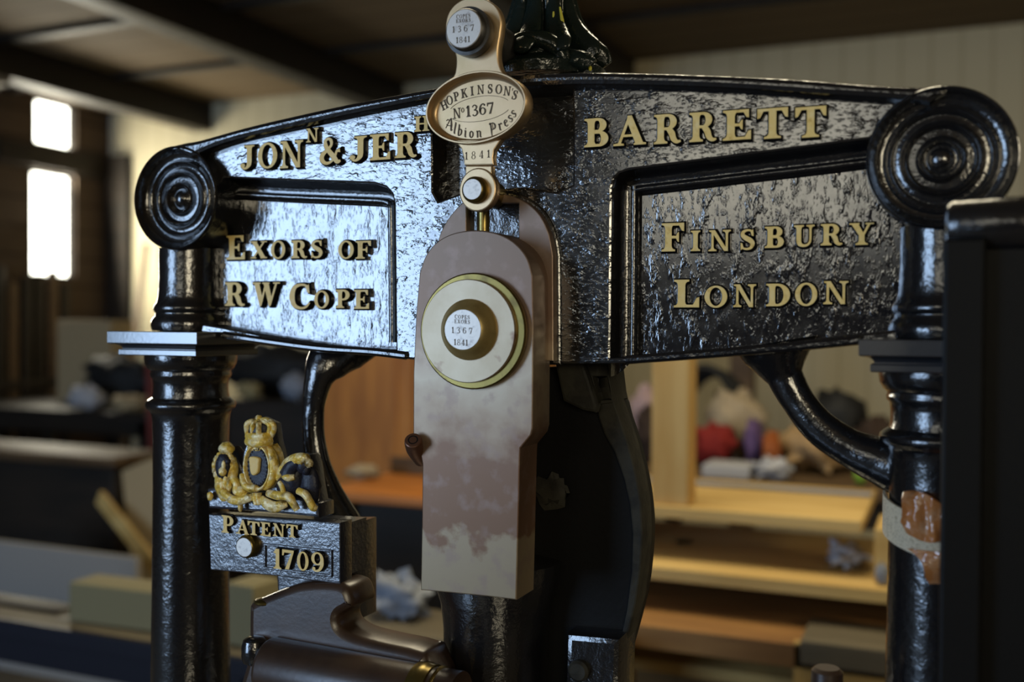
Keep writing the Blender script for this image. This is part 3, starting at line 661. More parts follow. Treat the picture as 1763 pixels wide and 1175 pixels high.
# pointed black-letter shapes for the last line
def bl(*st): return list(st)
G['bA'] = (0.80, bl(rib([(.08, .1), (.3, .95), (.42, 1.0)], [.05, .09, .05]), rib([(.40, 1.0), (.56, .5), (.66, .04), (.78, .12)], [.1, .17, .15, .04]), rib([(.05, .45), (.25, .38), (.60, .42)], [.03, .07, .05]), rib([(-.05, .75), (.08, .9), (.2, .82)], [.05, .08, .04])))
G['bl'] = (0.26, bl(rib([(.06, 1.02), (.13, .9), (.13, .12), (.24, .02)], [.04, .14, .14, .04])))
G['bb'] = (0.48, bl(rib([(.06, 1.02), (.13, .9), (.13, .12), (.26, .02)], [.04, .14, .14, .06]), rib([(.13, .5), (.28, .60), (.40, .48), (.40, .2), (.24, .0)], [.04, .08, .13, .13, .04])))
G['bi'] = (0.26, bl(rib([(.04, .56), (.13, .56), (.13, .1), (.24, .02)], [.05, .14, .14, .04]), ball(.13, .78, .06)))
G['bo'] = (0.46, bl(rib([(.26, .62), (.11, .46), (.11, .16), (.24, .0)], [.05, .14, .14, .05]), rib([(.22, .62), (.38, .46), (.38, .16), (.24, .0)], [.05, .12, .12, .05])))
G['bn'] = (0.52, bl(rib([(.03, .56), (.12, .56), (.12, .02)], [.05, .14, .14]), rib([(.12, .46), (.28, .6), (.40, .48), (.40, .1), (.52, .02)], [.03, .07, .14, .14, .04])))
G['bP'] = (0.70, bl(rib([(.05, .95), (.18, 1.0), (.2, .5), (.18, -.12)], [.05, .12, .15, .06]), rib([(.08, .9), (.40, 1.0), (.60, .8), (.56, .5), (.22, .40)], [.05, .08, .15, .12, .04]), rib([(.38, .96), (.38, .44)], [.04, .04])))
G['br'] = (0.40, bl(rib([(.03, .56), (.12, .56), (.12, .1), (.22, .02)], [.05, .14, .14, .04]), rib([(.14, .46), (.28, .62), (.38, .52)], [.04, .08, .12])))
G['be'] = (0.42, bl(rib([(.38, .12), (.24, .0), (.11, .16), (.11, .46), (.24, .6), (.36, .46), (.14, .30)], [.04, .06, .14, .14, .06, .10, .04])))
G['bs'] = (0.42, bl(rib([(.38, .50), (.26, .62), (.10, .50), (.20, .34), (.36, .22), (.24, .0), (.05, .1)], [.05, .07, .12, .13, .13, .06, .04])))
mb = MB()
on_arc(mb, "HOPKINSON'S", OA*0.72, OB*0.42, 168, 12, 0.0086)
def flat_text(s, u0, v0, h, wf=0.9, cap=None):
    u = u0
    for ch in s:
        w = G[ch][0]
        for lps in G[ch][1]:
            L = []
            for lp in lps:
                r = []
                for p in lp:
                    x, y = u+p[0]*h*wf, v0+p[1]*h
                    r.append((oc.x+x*cos(TILT)-y*sin(TILT), oc.z+x*sin(TILT)+y*cos(TILT)))
                L.append(r)
            loft(mb, L, [(0.00005, YD-0.00015), (0.00005, YD+0.0004)], caps=(True, False))
        u += (w+0.12)*h*wf
    return u
u = flat_text('N', -0.0275, -0.0055, 0.0098); u = flat_text('o', u-0.0006, -0.0005, 0.0085, 0.7); flat_text('1367', u+0.001, -0.0055, 0.0105, 1.0)
on_arc(mb, ['bA', 'bl', 'bb', 'bi', 'bo', 'bn', ' ', 'bP', 'br', 'be', 'bs', 'bs'], OA*0.78, OB*0.78, 207, 339, 0.0104, up=False, wf=1.0)
def line_arc(a, b, t0, t1, w=0.0004):
    pts = [(a*cos(radians(t0+(t1-t0)*i/24)), b*sin(radians(t0+(t1-t0)*i/24))) for i in range(25)]
    L = [[(oc.x+x*cos(TILT)-y*sin(TILT), oc.z+x*sin(TILT)+y*cos(TILT)) for x, y in lp] for lp in rib(pts, w, smooth=False)]
    loft(mb, L, [(0, YD-0.00015), (0, YD+0.0004)], caps=(True, False))
line_arc(OA*0.62, OB*0.36, 158, 22); line_arc(OA*0.62, OB*0.33, 202, 338); 
obj('engraving', mb, M['engrave'], hang, weld=False, smooth=False)
c = at(823, 266, YH+0.001); engraved('engraving', c, YH+0.001, [('1 8 4 1', 0, -0.004, 0.0072, 0.03)], hang)
# pins of the hanger
q, c = pin('link_pin', 798, 49, YH-0.021, [[(0.0180, 0.0006), (0.0188, 0.0018), (0.0193, 0.008), (0.0225, 0.0085), (0.0225, 0.018), (0.0215, 0.022), (0.0215, 0.09), (0, 0.09)], [(0, 0), (0.0172, 0.0), (0.0181, 0.0008)]], [M['dark_steel'], M['pin_steel']], hang, 48)
engraved('engraving', c, YH-0.021, [('COPES', 0.0, 0.0095, 0.0034, -0.03), ('EXORS', 0.0, 0.0055, 0.0034, -0.03), ('1 3 6 7', 0.0, -0.0030, 0.0058, -0.02), ('1841', 0.0, -0.0130, 0.0056, -0.02)], hang)
q, c = pin('link_pin', 813, 326, YH-0.006, [[(0.0096, 0.0004), (0.0112, 0.0012), (0.0125, 0.004), (0.0130, 0.009), (0.0130, 0.05), (0, 0.05)], [(0, 0), (0.0094, 0), (0.0098, 0.0006)]], [M['brass_dark'], M['pin_steel']], hang, 40)

# ------------------------------------------------------------------ patent block, its pin and lettering
YB_ = -0.05
mb = MB()
loft(mb, [pl([(359, 886), (470, 893), (586, 901), (586, 1006), (470, 992), (362, 982)], YB_)], bev(YB_, YB_+0.022, 0.0012, True))
pb = pl([(385, 888), (586, 901), (586, 1006), (390, 985)], YB_)
loft(mb, [offset(pb, -0.004 if area2(pb) > 0 else 0.004)], [(0, YB_+0.02), (0, 0.006)])
lo2 = pl([(470, 905), (603, 905), (603, 1075), (560, 1088), (480, 1030)], -0.01)
loft(mb, [lo2], bev(-0.012, 0.045, 0.003))
pblock = obj('patent_block', mb, M['blue_black'], press)
mb = MB(); fr = pl([(455, 935), (573, 947), (573, 994), (455, 980)], YB_)
loft(mb, [fr, offset(fr, -0.0028 if area2(fr) > 0 else 0.0028)], bev(YB_-0.0018, YB_+0.001, 0.0008, False), caps=(True, False)); obj('number_frame', mb, M['blue_black'], pblock)
words('lettering', YB_, [('P', 386, 406, 887.5, 917), ('A', 411, 433, 895.5, 919), ('T', 431, 451, 897.5, 920.5), ('E', 453, 470, 899, 922), ('N', 474, 494.5, 901.5, 923), ('T', 497.5, 516.5, 903, 924.5)], pblock, 0.004, 0.0008, -0.02)
words('lettering', YB_, [('1', 475.5, 489.5, 944, 978), ('7', 491, 510.5, 946, 979), ('0', 516.5, 536, 949, 981), ('9', 541, 561.5, 950, 983)], pblock, 0.005, 0.0008, -0.02)
q, c = pin('pivot_pin', 420, 943, YB_-0.010, [[(0.0098, 0.0003), (0.0110, 0.001), (0.0122, 0.004), (0.0125, 0.014), (0, 0.014)], [(0, 0), (0.0096, 0), (0.0100, 0.0005)]], [M['brass_dark'], M['pin_steel']], pblock, 40)

# ------------------------------------------------------------------ royal arms cast above the block
YA = -0.046
arms_mb = MB()
pxc = lambda x, y, d=0.0: at(350+x/5.876, 700+y/5.876, YA+d)
S1 = 0.00063/5.876*1.0                                # metres per crop pixel at that distance
loft(arms_mb, [pl([(356, 842), (392, 838), (420, 842), (470, 850), (520, 858), (548, 868), (549, 892), (470, 884), (358, 876)], YA)], bev(YA, YA+0.03, 0.003))
bk = [(372, 848), (374, 800), (385, 772), (396, 770), (408, 785), (416, 800), (420, 775), (426, 760), (424, 735), (434, 722), (446, 720), (468, 730), (472, 760), (480, 790), (486, 815), (500, 795), (518, 782), (534, 784), (540, 800), (546, 840), (552, 872), (470, 862)]
loft(arms_mb, [pl(bk, YA+0.008)], bev(YA+0.006, YA+0.026, 0.003))
arms = obj('coat_of_arms', arms_mb, M['blue_black'], press)
def wob(c, r, mb, mi=0, amp=0.16, sd=0, M_=None): ell(mb, c, r, mi, 18, 12, M_, amp, 3.0, sd)
# lion
mb = MB()
wob(pxc(215, 760, 0.002), (0.0118, 0.0075, 0.0215), mb, 0, 0.1, 1); wob(pxc(250, 640, 0.002), (0.0125, 0.0085, 0.017), mb, 0, 0.15, 2)
for k in range(15):
    t = 2*pi*k/15; wob(pxc(212+92*cos(t), 615+118*sin(t), 0.000), (0.0036, 0.004, 0.0052), mb, 0, 0.2, k)
for dx, dy in ((-45, 770), (-10, 800), (25, 770), (60, 800), (-20, 740), (30, 735)): wob(pxc(200+dx, dy, -0.004), (0.0032, 0.003, 0.0068), mb, 0, 0.2, dx)
tube(mb, cr([pxc(300, 720, 0), pxc(340, 790, -0.003), pxc(335, 860, -0.004), pxc(390, 880, -0.004), pxc(440, 905, -0.003)], 6), 0.0042, 10)
wob(pxc(385, 865, -0.004), (0.007, 0.005, 0.006), mb, 0, 0.2, 9)
wob(pxc(235, 430, 0.002), (0.0095, 0.007, 0.0065), mb, 0, 0.15, 4); wob(pxc(240, 395, 0.002), (0.006, 0.005, 0.004), mb, 0, 0.2, 5)
lion = obj('lion', mb, M['gold'], arms, sharp=60)
mb = MB(); wob(pxc(200, 610, -0.004), (0.0095, 0.0052, 0.0138), mb, 0, 0.12, 6); wob(pxc(195, 660, -0.0085), (0.0045, 0.004, 0.0048), mb, 1, 0.15, 7)
wob(pxc(205, 595, -0.0088), (0.0022, 0.0022, 0.005), mb, 1, 0.1, 8); wob(pxc(250, 560, -0.006), (0.0028, 0.003, 0.003), mb, 0, 0.1, 8); wob(pxc(160, 560, -0.006), (0.0028, 0.003, 0.003), mb, 0, 0.1, 3)
obj('lion_face', mb, [M['arms_blue'], M['gold']], arms, sharp=60)
# shield
mb = MB(); c = pxc(545, 615, -0.008)
E_ = lambda s: ellipse(c.x, c.z, 0.0148+s, 0.0218+s, 48)
loft(mb, [E_(0.0022), E_(-0.0004)], [(-0.0008, -0.002+c.y), (0, c.y-0.001), (0.0018, c.y+0.010), (0.003, c.y+0.020)], caps=(True, False))
obj('garter', mb, M['gold'], arms)
mb = MB(); loft(mb, [E_(-0.0006)], [(-0.002, c.y+0.0005), (0, c.y+0.003), (0, c.y+0.012)])
for k in range(26):
    t = 2*pi*k/26; wob((c.x+0.0118*cos(t), c.y+0.0008, c.z+0.0186*sin(t)), (0.0011, 0.0011, 0.0013), mb, 0, 0.2, k)
obj('shield_field', mb, M['arms_blue'], arms)
mb = MB(); sh = [(-0.0058, 0.0095), (0.0056, 0.0090), (0.0062, 0.0030), (0.0050, -0.0055), (0.0018, -0.0085), (-0.0012, -0.0095), (-0.0045, -0.0070), (-0.0060, 0.0010)]
cc = pxc(522, 607, -0.0088); loft(mb, [[(p.x, p.y) for p in cr([(cc.x+a, cc.z+b, 0) for a, b in sh], 4, True)]], bev(cc.y-0.002, cc.y+0.006, 0.0016, False)); obj('inner_shield', mb, M['letter'], arms)
# crown
mb = MB()
tube(mb, cr([pxc(462, 355, -0.004), pxc(520, 366, -0.010), pxc(600, 362, -0.010), pxc(680, 352, -0.002)], 6), 0.0052, 12)
tube(mb, cr([pxc(455, 300, -0.004), pxc(520, 308, -0.010), pxc(600, 306, -0.010), pxc(690, 296, -0.002)], 6), 0.0040, 12)
for xs in ([(455, 300), (440, 230), (445, 175), (500, 150), (555, 150)], [(510, 308), (500, 240), (505, 185), (535, 155), (560, 148)], [(560, 308), (560, 240), (560, 180), (560, 150)], [(650, 300), (675, 230), (665, 180), (620, 150), (565, 148)], [(690, 296), (715, 235), (705, 180), (640, 140), (570, 142)]):
    d = [-0.003, -0.007, -0.009, -0.007, -0.004] if len(xs) == 5 else [-0.010, -0.013, -0.011, -0.006]
    tube(mb, cr([pxc(x, y, dd) for (x, y), dd in zip(xs, d)], 5), 0.0029, 10)
wob(pxc(560, 128, -0.004), (0.0042, 0.004, 0.0042), mb, 0, 0.1, 3)
wob(pxc(575, 425, 0.0), (0.0155, 0.008, 0.0062), mb, 0, 0.08, 3)
tube(mb, cr([pxc(655, 420, -0.002), pxc(705, 520, -0.004), pxc(715, 640, -0.004), pxc(680, 760, -0.004), pxc(620, 830, -0.004)], 6), [0.004, 0.0055, 0.0058, 0.005, 0.003], 12)
obj('crown', mb, M['gold'], arms, sharp=60)
mb = MB(); wob(pxc(570, 235, 0.0), (0.0150, 0.009, 0.0135), mb, 0, 0.05, 2); obj('crown_cap', mb, M['arms_blue'], arms)
# unicorn
mb = MB()
wob(pxc(905, 720, 0.000), (0.0135, 0.009, 0.0195), mb, 0, 0.12, 1); wob(pxc(850, 810, -0.001), (0.012, 0.009, 0.0125), mb, 0, 0.12, 4)
tube(mb, cr([pxc(880, 680, -0.002), pxc(910, 600, -0.004), pxc(980, 560, -0.006)], 5), [0.011, 0.0085, 0.0068], 14)
wob(pxc(1010, 600, -0.006), (0.0078, 0.006, 0.0085), mb, 0, 0.1, 5); wob(pxc(1040, 640, -0.006), (0.005, 0.0045, 0.006), mb, 0, 0.1, 6)
wob(pxc(1080, 800, 0.002), (0.0125, 0.007, 0.021), mb, 0, 0.15, 7)
obj('unicorn', mb, M['arms_blue'], arms, sharp=60)
mb = MB()
tube(mb, cr([pxc(1060, 540, -0.008), pxc(1000, 520, -0.010), pxc(930, 525, -0.008), pxc(865, 560, -0.006), pxc(815, 620, -0.004), pxc(775, 690, -0.003), pxc(755, 740, -0.002)], 6), [0.004, 0.0052, 0.0046, 0.0048, 0.0046, 0.0042, 0.003], 12)
for x, y in ((1040, 525), (1070, 575), (985, 545), (940, 540)): wob(pxc(x, y, -0.010), (0.0046, 0.004, 0.0046), mb, 0, 0.25, x)
tube(mb, cr([pxc(815, 705, -0.009), pxc(860, 722, -0.010), pxc(925, 715, -0.008)], 5), [0.003, 0.0042, 0.0028], 10)
tube(mb, cr([pxc(775, 770, -0.008), pxc(800, 820, -0.010), pxc(812, 870, -0.009)], 5), 0.0028, 10)
tube(mb, cr([pxc(660, 880, -0.006), pxc(760, 905, -0.009), pxc(860, 915, -0.010), pxc(905, 975, -0.010), pxc(950, 1050, -0.008)], 6), [0.004, 0.0048, 0.0048, 0.0040, 0.0034], 12)
tube(mb, cr([pxc(960, 855, -0.008), pxc(1030, 890, -0.009), pxc(1075, 960, -0.009), pxc(1110, 1020, -0.008), pxc(1150, 1040, -0.006)], 6), [0.0036, 0.0042, 0.004, 0.0042, 0.003], 12)
obj('unicorn_mane', mb, M['gold'], arms, sharp=60)
# motto ribbon
mb = MB()
tube(mb, cr([pxc(175, 860, -0.006), pxc(225, 890, -0.008), pxc(280, 940, -0.009), pxc(370, 955, -0.009), pxc(470, 925, -0.008), pxc(520, 915, -0.007)], 6), [0.0030, 0.0044, 0.0050, 0.0046, 0.0042, 0.003], 12, flat=0.6)
tube(mb, cr([pxc(590, 925, -0.007), pxc(640, 985, -0.009), pxc(720, 1020, -0.009), pxc(800, 1000, -0.009), pxc(850, 990, -0.008)], 6), [0.003, 0.0058, 0.0062, 0.0046, 0.0026], 12, flat=0.6)
for x in (520, 555): tube(mb, [pxc(x, 880, -0.006), pxc(x+12, 1000, -0.008)], [0.0042, 0.002], 10)
wob(pxc(500, 830, -0.008), (0.0090, 0.004, 0.0044), mb, 0, 0.2, 2); wob(pxc(375, 1010, -0.006), (0.0026, 0.003, 0.0062), mb, 0, 0.2, 3); wob(pxc(70, 910, -0.004), (0.0034, 0.003, 0.0048), mb, 0, 0.3, 5)
tube(mb, cr([pxc(390, 690, -0.006), pxc(405, 760, -0.009), pxc(450, 820, -0.010), pxc(530, 830, -0.010)], 6), [0.0026, 0.0034, 0.004, 0.003], 10)
obj('motto_ribbon', mb, M['gold'], arms, sharp=60)

# ------------------------------------------------------------------ bar lever of brown iron
YL = -0.055
bl_px = [(426, 1052), (430, 1040), (450, 1030), (490, 1014), (520, 1006), (560, 1004), (588, 1008), (600, 1020), (606, 1044), (596, 1052), (583, 1060), (580, 1072), (588, 1086), (612, 1098), (660, 1110), (712, 1122), (735, 1140), (735, 1230), (430, 1230), (426, 1120)]
lp = [(p.x, p.z) for p in cr([at(x, y, YL) for x, y in bl_px], 4, True)]
mb = MB(); loft(mb, [lp], bev(YL, YL+0.05, 0.008))
a, b = at(462, 1148, YL-0.008), at(790, 1214, YL-0.008)
dv = (b-a).normalized()
tube(mb, [a-dv*0.004, a, a+dv*0.004, b], [0.022, 0.028, 0.030, 0.0305], 32)
bar_ = obj('bar_lever', mb, M['bar'], press, sharp=50)
c = at(728, 1172, YL-0.012); mb = MB()
c = a+dv*((c-a).dot(dv)); tube(mb, [c-dv*0.010, c-dv*0.009, c-dv*0.004, c, c+dv*0.004, c+dv*0.009, c+dv*0.010], [0.029, 0.032, 0.0325, 0.0335, 0.0325, 0.032, 0.029], 40)
tube(mb, [c+dv*0.013, c+dv*0.015, c+dv*0.018], [0.030, 0.0325, 0.030], 40); obj('brass_collar', mb, M['brass_dark'], bar_, sharp=60)
mb = MB(); k0 = at(440, 1120, YL-0.006); lathe(mb, [(0, -0.0145), (0.008, -0.0145), (0.0125, -0.012), (0.0142, -0.006), (0.0142, 0.004), (0.0125, 0.0105), (0.008, 0.0135), (0, 0.014)], k0, 'Z', 32); obj('stop_knob', mb, M['paint'], bar_)
mb = MB(); k1 = at(458, 1036, YL+0.01); ell(mb, k1, (0.013, 0.013, 0.004)); obj('oil_cap', mb, M['brass_dark'], bar_)
mb = MB(); a2 = at(440, 1160, YL); b2 = at(445, 1330, YL); tube(mb, [a2+Vector((0, 0.015, 0)), Vector((a2.x, a2.y+0.015, a2.z-0.16))], 0.0125, 20); obj('bar_pivot', mb, M['dark_steel'], press)

# ------------------------------------------------------------------ piston and elbow piece behind the toggle link
mb = MB(); lathe(mb, [(0, ZO-0.37), (0.068, ZO-0.38), (0.066, ZO-0.40), (0.058, ZO-0.425), (0.055, ZO-0.45), (0.054, ZO-0.50), (0.054, 0.80), (0.0, 0.80)], (-0.016, 0.04, 0), 'Z', 48)
obj('piston', mb, M['paint'], press)
mb = MB()
ep = [(895, 636), (1018, 636), (1032, 690), (1056, 690), (1066, 722), (1080, 765), (1093, 815), (1102, 865), (1106, 920), (1102, 985), (1094, 1040), (1080, 1095), (1066, 1150), (1055, 1240), (880, 1240)]
lp = [(p.x, p.z) for p in cr([at(x, y, 0.05) for x, y in ep], 3)]
loft(mb, [lp], bev(0.052, 0.10, 0.003)); elb = obj('elbow_piece', mb, M['paint_dull'], press)
mb = MB()
rim = [(1012, 640), (1026, 690), (1056, 688), (1068, 722), (1082, 765), (1095, 815), (1104, 865), (1107, 920), (1103, 985), (1095, 1040), (1081, 1095), (1068, 1150), (1060, 1180)] + [(1052, 1175), (1066, 1110), (1079, 1050), (1087, 985), (1089, 920), (1084, 870), (1074, 825), (1058, 780), (1040, 748), (1030, 720)]
loft(mb, [pl(rim, 0.045)], bev(0.045, 0.08, 0.002)); obj('bow_rim', mb, M['lever'], elb)
mb = MB()
loft(mb, [pl([(1010, 620), (1052, 622), (1060, 690), (1035, 696)], 0.05), pl([(1026, 648), (1050, 648), (1059, 690), (1036, 693)], 0.05)], bev(0.040, 0.09, 0.001))
loft(mb, [pl([(960, 620), (1008, 620), (1020, 655), (1033, 698), (1030, 710), (1008, 706), (975, 690)], 0.04)], bev(0.030, 0.06, 0.003))
obj('clevis', mb, M['lever'], elb)
mb = MB()
loft(mb, [pl([(980, 1088), (1072, 1096), (1070, 1160), (1070, 1230), (975, 1230)], 0.03)], bev(0.022, 0.08, 0.006)); obj('bottom_block', mb, M['paint'], elb)
mb = MB(); c = at(997, 1155, 0.02); lathe(mb, [(0, 0.0145), (0.008, 0.0145), (0.0105, 0.017), (0.011, 0.03), (0, 0.03)], (c.x, 0, c.z), 'Y', 28); obj('bolt', mb, M['lever'], elb)
mb = MB(); ell(mb, at(950, 848, 0.045), (0.016, 0.004, 0.016), seg=14, rings=8, amp=0.9, freq=2.6, seed=4); obj('rag_scrap', mb, M['lever'], elb)
for px, py, s in ((1424, 1162, 1),):
    mb = MB(); c = at(px, py, -0.02); lathe(mb, [(0, c.z+0.006), (0.010, c.z+0.006), (0.013, c.z+0.003), (0.0135, c.z-0.02), (0.0125, 0.80), (0, 0.80)], (c.x, c.y, 0), 'Z', 28); obj('guide_peg', mb, M['bar'], press)
# bed and frame below the picture that the columns and rods stand on
mb = MB(); boxm(mb, (-0.33, -0.42, 0.74), (0.33, 0.40, 0.81), 0.008); obj('platen', mb, M['paint'], press)
mb = MB(); boxm(mb, (-0.30, -0.55, 0.58), (0.30, 0.9, 0.66), 0.008)
for x in (-0.26, 0.22): boxm(mb, (x, -0.5, 0.66), (x+0.04, 0.85, 0.745), 0.004)
for x in (-0.28, 0.22):
    for y in (-0.5, 0.82): boxm(mb, (x, y, 0.0), (x+0.06, y+0.06, 0.59), 0.006)
obj('bed', mb, M['paint'], press)

# ------------------------------------------------------------------ ornament on top of the head
fc = at(945, 120, 0.06); mb = MB()
zt = fc.z
lathe(mb, [(0, zt-0.014), (0.062, zt-0.014), (0.064, zt-0.004), (0.056, zt+0.002), (0.050, zt+0.006), (0.040, zt+0.016), (0.030, zt+0.028), (0.026, zt+0.040), (0.024, zt+0.07), (0.028, zt+0.11), (0.040, zt+0.15), (0.044, zt+0.19), (0.036, zt+0.23), (0.015, zt+0.26), (0, zt+0.27)], (fc.x-0.006, 0.06, 0), 'Z', 48)
fin = obj('top_ornament', mb, M['green'], press, sharp=60)
mb = MB()
for k in range(7):
    t = radians(200+k*36); d = Vector((cos(t), sin(t), 0)); b = Vector((fc.x-0.006, 0.06, zt))
    P = [b+d*0.026+Vector((0, 0, 0.075)), b+d*0.032+Vector((0, 0, 0.045)), b+d*0.044+Vector((0, 0, 0.024)), b+d*0.058+Vector((0, 0, 0.012)), b+d*0.064+Vector((0, 0, 0.004))]
    tube(mb, cr(P, 5), [0.006, 0.010, 0.013, 0.012, 0.007], 12, flat=0.5)
for k in range(12):
    t = 2*pi*k/12; d = Vector((cos(t), sin(t), 0)); b = Vector((fc.x-0.006, 0.06, zt))
    tube(mb, cr([b+d*0.027+Vector((0, 0, 0.035)), b+d*0.026+Vector((0, 0, 0.07)), b+d*0.031+Vector((0, 0, 0.11)), b+d*0.044+Vector((0, 0, 0.155))], 5), [0.003, 0.005, 0.006, 0.004], 8)
obj('acanthus_leaf', mb, M['green'], fin, sharp=60)
mb = MB()
tube(mb, cr([at(878, 100, 0.02), at(880, 84, 0.015), at(900, 70, 0.012), at(928, 68, 0.012), at(950, 76, 0.014), at(968, 96, 0.018), at(975, 118, 0.02)], 6), [0.006, 0.008, 0.009, 0.009, 0.009, 0.008, 0.006], 14)
ell(mb, at(915, 96, 0.022), (0.020, 0.014, 0.013), amp=0.25, freq=3, seed=2); ell(mb, at(985, 108, 0.03), (0.022, 0.015, 0.012), amp=0.35, freq=3, seed=5)
obj('scroll_foot', mb, M['green'], fin, sharp=60)
mb = MB()
tube(mb, cr([at(953, 20, 0.030), at(953, 36, 0.030), at(952, 52, 0.030)], 4), [0.0009, 0.0016, 0.0010], 8); obj('gilt_line', mb, M['gilt'], fin); mb = MB()
tube(mb, cr([at(964, 12, 0.030), at(968, 36, 0.030), at(972, 64, 0.030)], 4), [0.0009, 0.0019, 0.0012], 8); obj('gilt_line', mb, M['gilt'], fin); mb = MB()
ell(mb, at(1016, 118, 0.03), (0.0018, 0.0015, 0.0026)); obj('gilt_line', mb, M['gilt'], fin)

# ------------------------------------------------------------------ dark frame standing in front of the column
fr0 = thing('tympan_frame', (0.62, -0.13, 0), 'tall black frame with a round-ended top bar standing in front of the right-hand column', 'frame')
YT = -0.12
tl, bl_, r_ = at(1619, 341, YT), at(1622, 440, YT), at(1694, 700, YT)
mb = MB()
P0 = Vector((tl.x+0.0035, YT+0.022, (tl.z+bl_.z)/2+0.0015))
R = (tl.z-bl_.z)/2-0.001
tube(mb, [P0+Vector((0, 0, 0)), P0+Vector((0.0015, 0, 0)), P0+Vector((0.005, 0, 0)), P0+Vector((0.05, 0, 0.0005)), P0+Vector((0.10, 0, 0)), P0+Vector((0.45, 0, 0))], [R-0.005, R-0.002, R, R+0.0005, R-0.001, R-0.001], 32)
obj('top_bar', mb, M['paint'], fr0)
xs0, xs1 = bl_.x+0.001, r_.x
mb = MB(); boxm(mb, (xs0, YT, 0.0), (xs1, YT+0.035, bl_.z+0.012), 0.0028); obj('stile', mb, M['paint_dull'], fr0)
mb = MB(); boxm(mb, (xs1+0.33, YT, 0.0), (xs1+0.366, YT+0.035, bl_.z+0.012), 0.0028); obj('stile', mb, M['paint_dull'], fr0)
mb = MB(); boxm(mb, (xs1-0.001, YT+0.014, 0.35), (xs1+0.331, YT+0.022, bl_.z+0.012), 0.001); obj('panel', mb, M['paint_dull'], fr0)

# ------------------------------------------------------------------ webbing and tape on the column
def wrap(name, cx, cy, r, fz, a0, a1, w, th, m, n=40, rough=0.0, wfun=None):
    """band around a column: fz(angle fraction) gives the height of the middle line"""
    mb = MB(); vs = []; fs = []; J = 7
    for i in range(n+1):
        s = i/n; a = radians(a0+(a1-a0)*s); ww = w*(wfun(s) if wfun else 1)
        for j in range(J):
            q = j/(J-1)-0.5; rr = r+rough*noise.noise(Vector((s*9, q*4, 1.3)))
            z = fz(s)+q*ww
            vs.append((cx+rr*cos(a), cy+rr*sin(a), z))
        for j in range(J-1, -1, -1):
            q = j/(J-1)-0.5; rr = r+th+rough*(0.5+noise.noise(Vector((s*9+5, q*5, 4.1))))*1.3
            z = fz(s)+q*ww
            vs.append((cx+rr*cos(a), cy+rr*sin(a), z))
    k = 2*J
    for i in range(n):
        for j in range(k): fs.append((i*k+j, i*k+(j+1) % k, (i+1)*k+(j+1) % k, (i+1)*k+j))
    fs.append(tuple(range(k))); fs.append(tuple(n*k+j for j in range(k)))
    mb.add(vs, fs); return obj(name, mb, m, sharp=45)
M['web'] = mat('beige_webbing', (0.80, 0.66, 0.45), 0.75, mix=[((0.46, 0.35, 0.20), 420, 0.5, 0.7, (1, 1, 1.6))], bump=[(520, 0.8, 0.0015, (1, 1, 1.5))])
M['tape'] = mat('brown_packing_tape', (0.56, 0.20, 0.055), 0.16, mix=[((0.66, 0.36, 0.18), 60, 0.5, 0.72, I3)], bump=[(45, 0.6, 0.006, I3), (130, 0.4, 0.002, I3)], coat=0.6)
RC = 0.0446; cxr = 0.4045
zA = at(1533, 886, 0.0).z; zB = at(1600, 930, -0.02).z
tag(wrap('webbing_strap', cxr, AX, RC, lambda s: zA+(zB-zA)*s*1.45, 180, 300, 0.033, 0.0022, M['web']), 'beige woven strap wrapped slantwise around the column under brown tape', 'strap')
zT = at(1570, 880, -0.02).z; zU = at(1620, 915, -0.02).z
tape = wrap('packing_tape', cxr, AX, RC+0.0034, lambda s: zT+(zU-zT)*s, 236, 312, 0.040, 0.0012, M['tape'], rough=0.0045, wfun=lambda s: 0.62+0.30*abs(sin(s*6+0.4))+0.30*s)
tag(tape, 'shiny crumpled orange brown tape stuck over the woven strap', 'tape')
mb = MB(); vs = []; fs = []
for i in range(13):
    t = i/12; w_ = 0.011*(1-t)+0.004
    for sx in (-1, -0.3, 0.3, 1):
        p = at(1596+22*t+8*sin(t*5), 948+58*t, -0.021); vs.append(p+Vector((sx*w_, -0.0022-0.003*sin(t*4+sx), 0)))
    for sx in (1, 0.3, -0.3, -1):
        p = at(1596+22*t+8*sin(t*5), 948+58*t, -0.021); vs.append(p+Vector((sx*w_, -0.0012-0.003*sin(t*4+sx), 0)))
for i in range(12):
    for j in range(8): fs.append((i*8+j, i*8+(j+1) % 8, i*8+8+(j+1) % 8, i*8+8+j))
fs += [tuple(range(8)), tuple(96+j for j in range(8))]
mb.add(vs, fs); obj('tape_end', mb, M['tape'], tape)

# ------------------------------------------------------------------ the workshop behind the press
def lump(mb, x0, x1, z0, z1, y, dep, amp=0.35, seed=0, mi=0, freq=2.4, seg=24, rings=14):
    c = Vector(((x0+x1)/2, y, (z0+z1)/2)); vs = len(mb.v)
    ell(mb, c, ((x1-x0)/2, dep/2, (z1-z0)/2*1.25), mi, seg, rings, None, amp, freq, seed)
    for i in range(vs, len(mb.v)):
        d = mb.v[i]-c; q = Vector((d.x/(x1-x0), d.y/dep, d.z/(z1-z0)))*2
        mb.v[i] = c + d*(1+amp*0.9*noise.noise(q*4.3+Vector((seed*2.7, 0, seed)))+amp*0.5*noise.noise(q*9+Vector((0, seed*1.9, 0))))
    zs = [v.z for v in mb.v[vs:]]; lo, hi = min(zs), max(zs)
    for i in range(vs, len(mb.v)):
        v = mb.v[i]; v.z = z0 + max(0.0, (v.z-(z0-(z1-z0)*0.2))/(hi-(z0-(z1-z0)*0.2)))*(z1-z0)
    for i in range(vs, len(mb.v)): mb.v[i].z = max(mb.v[i].z, z0)
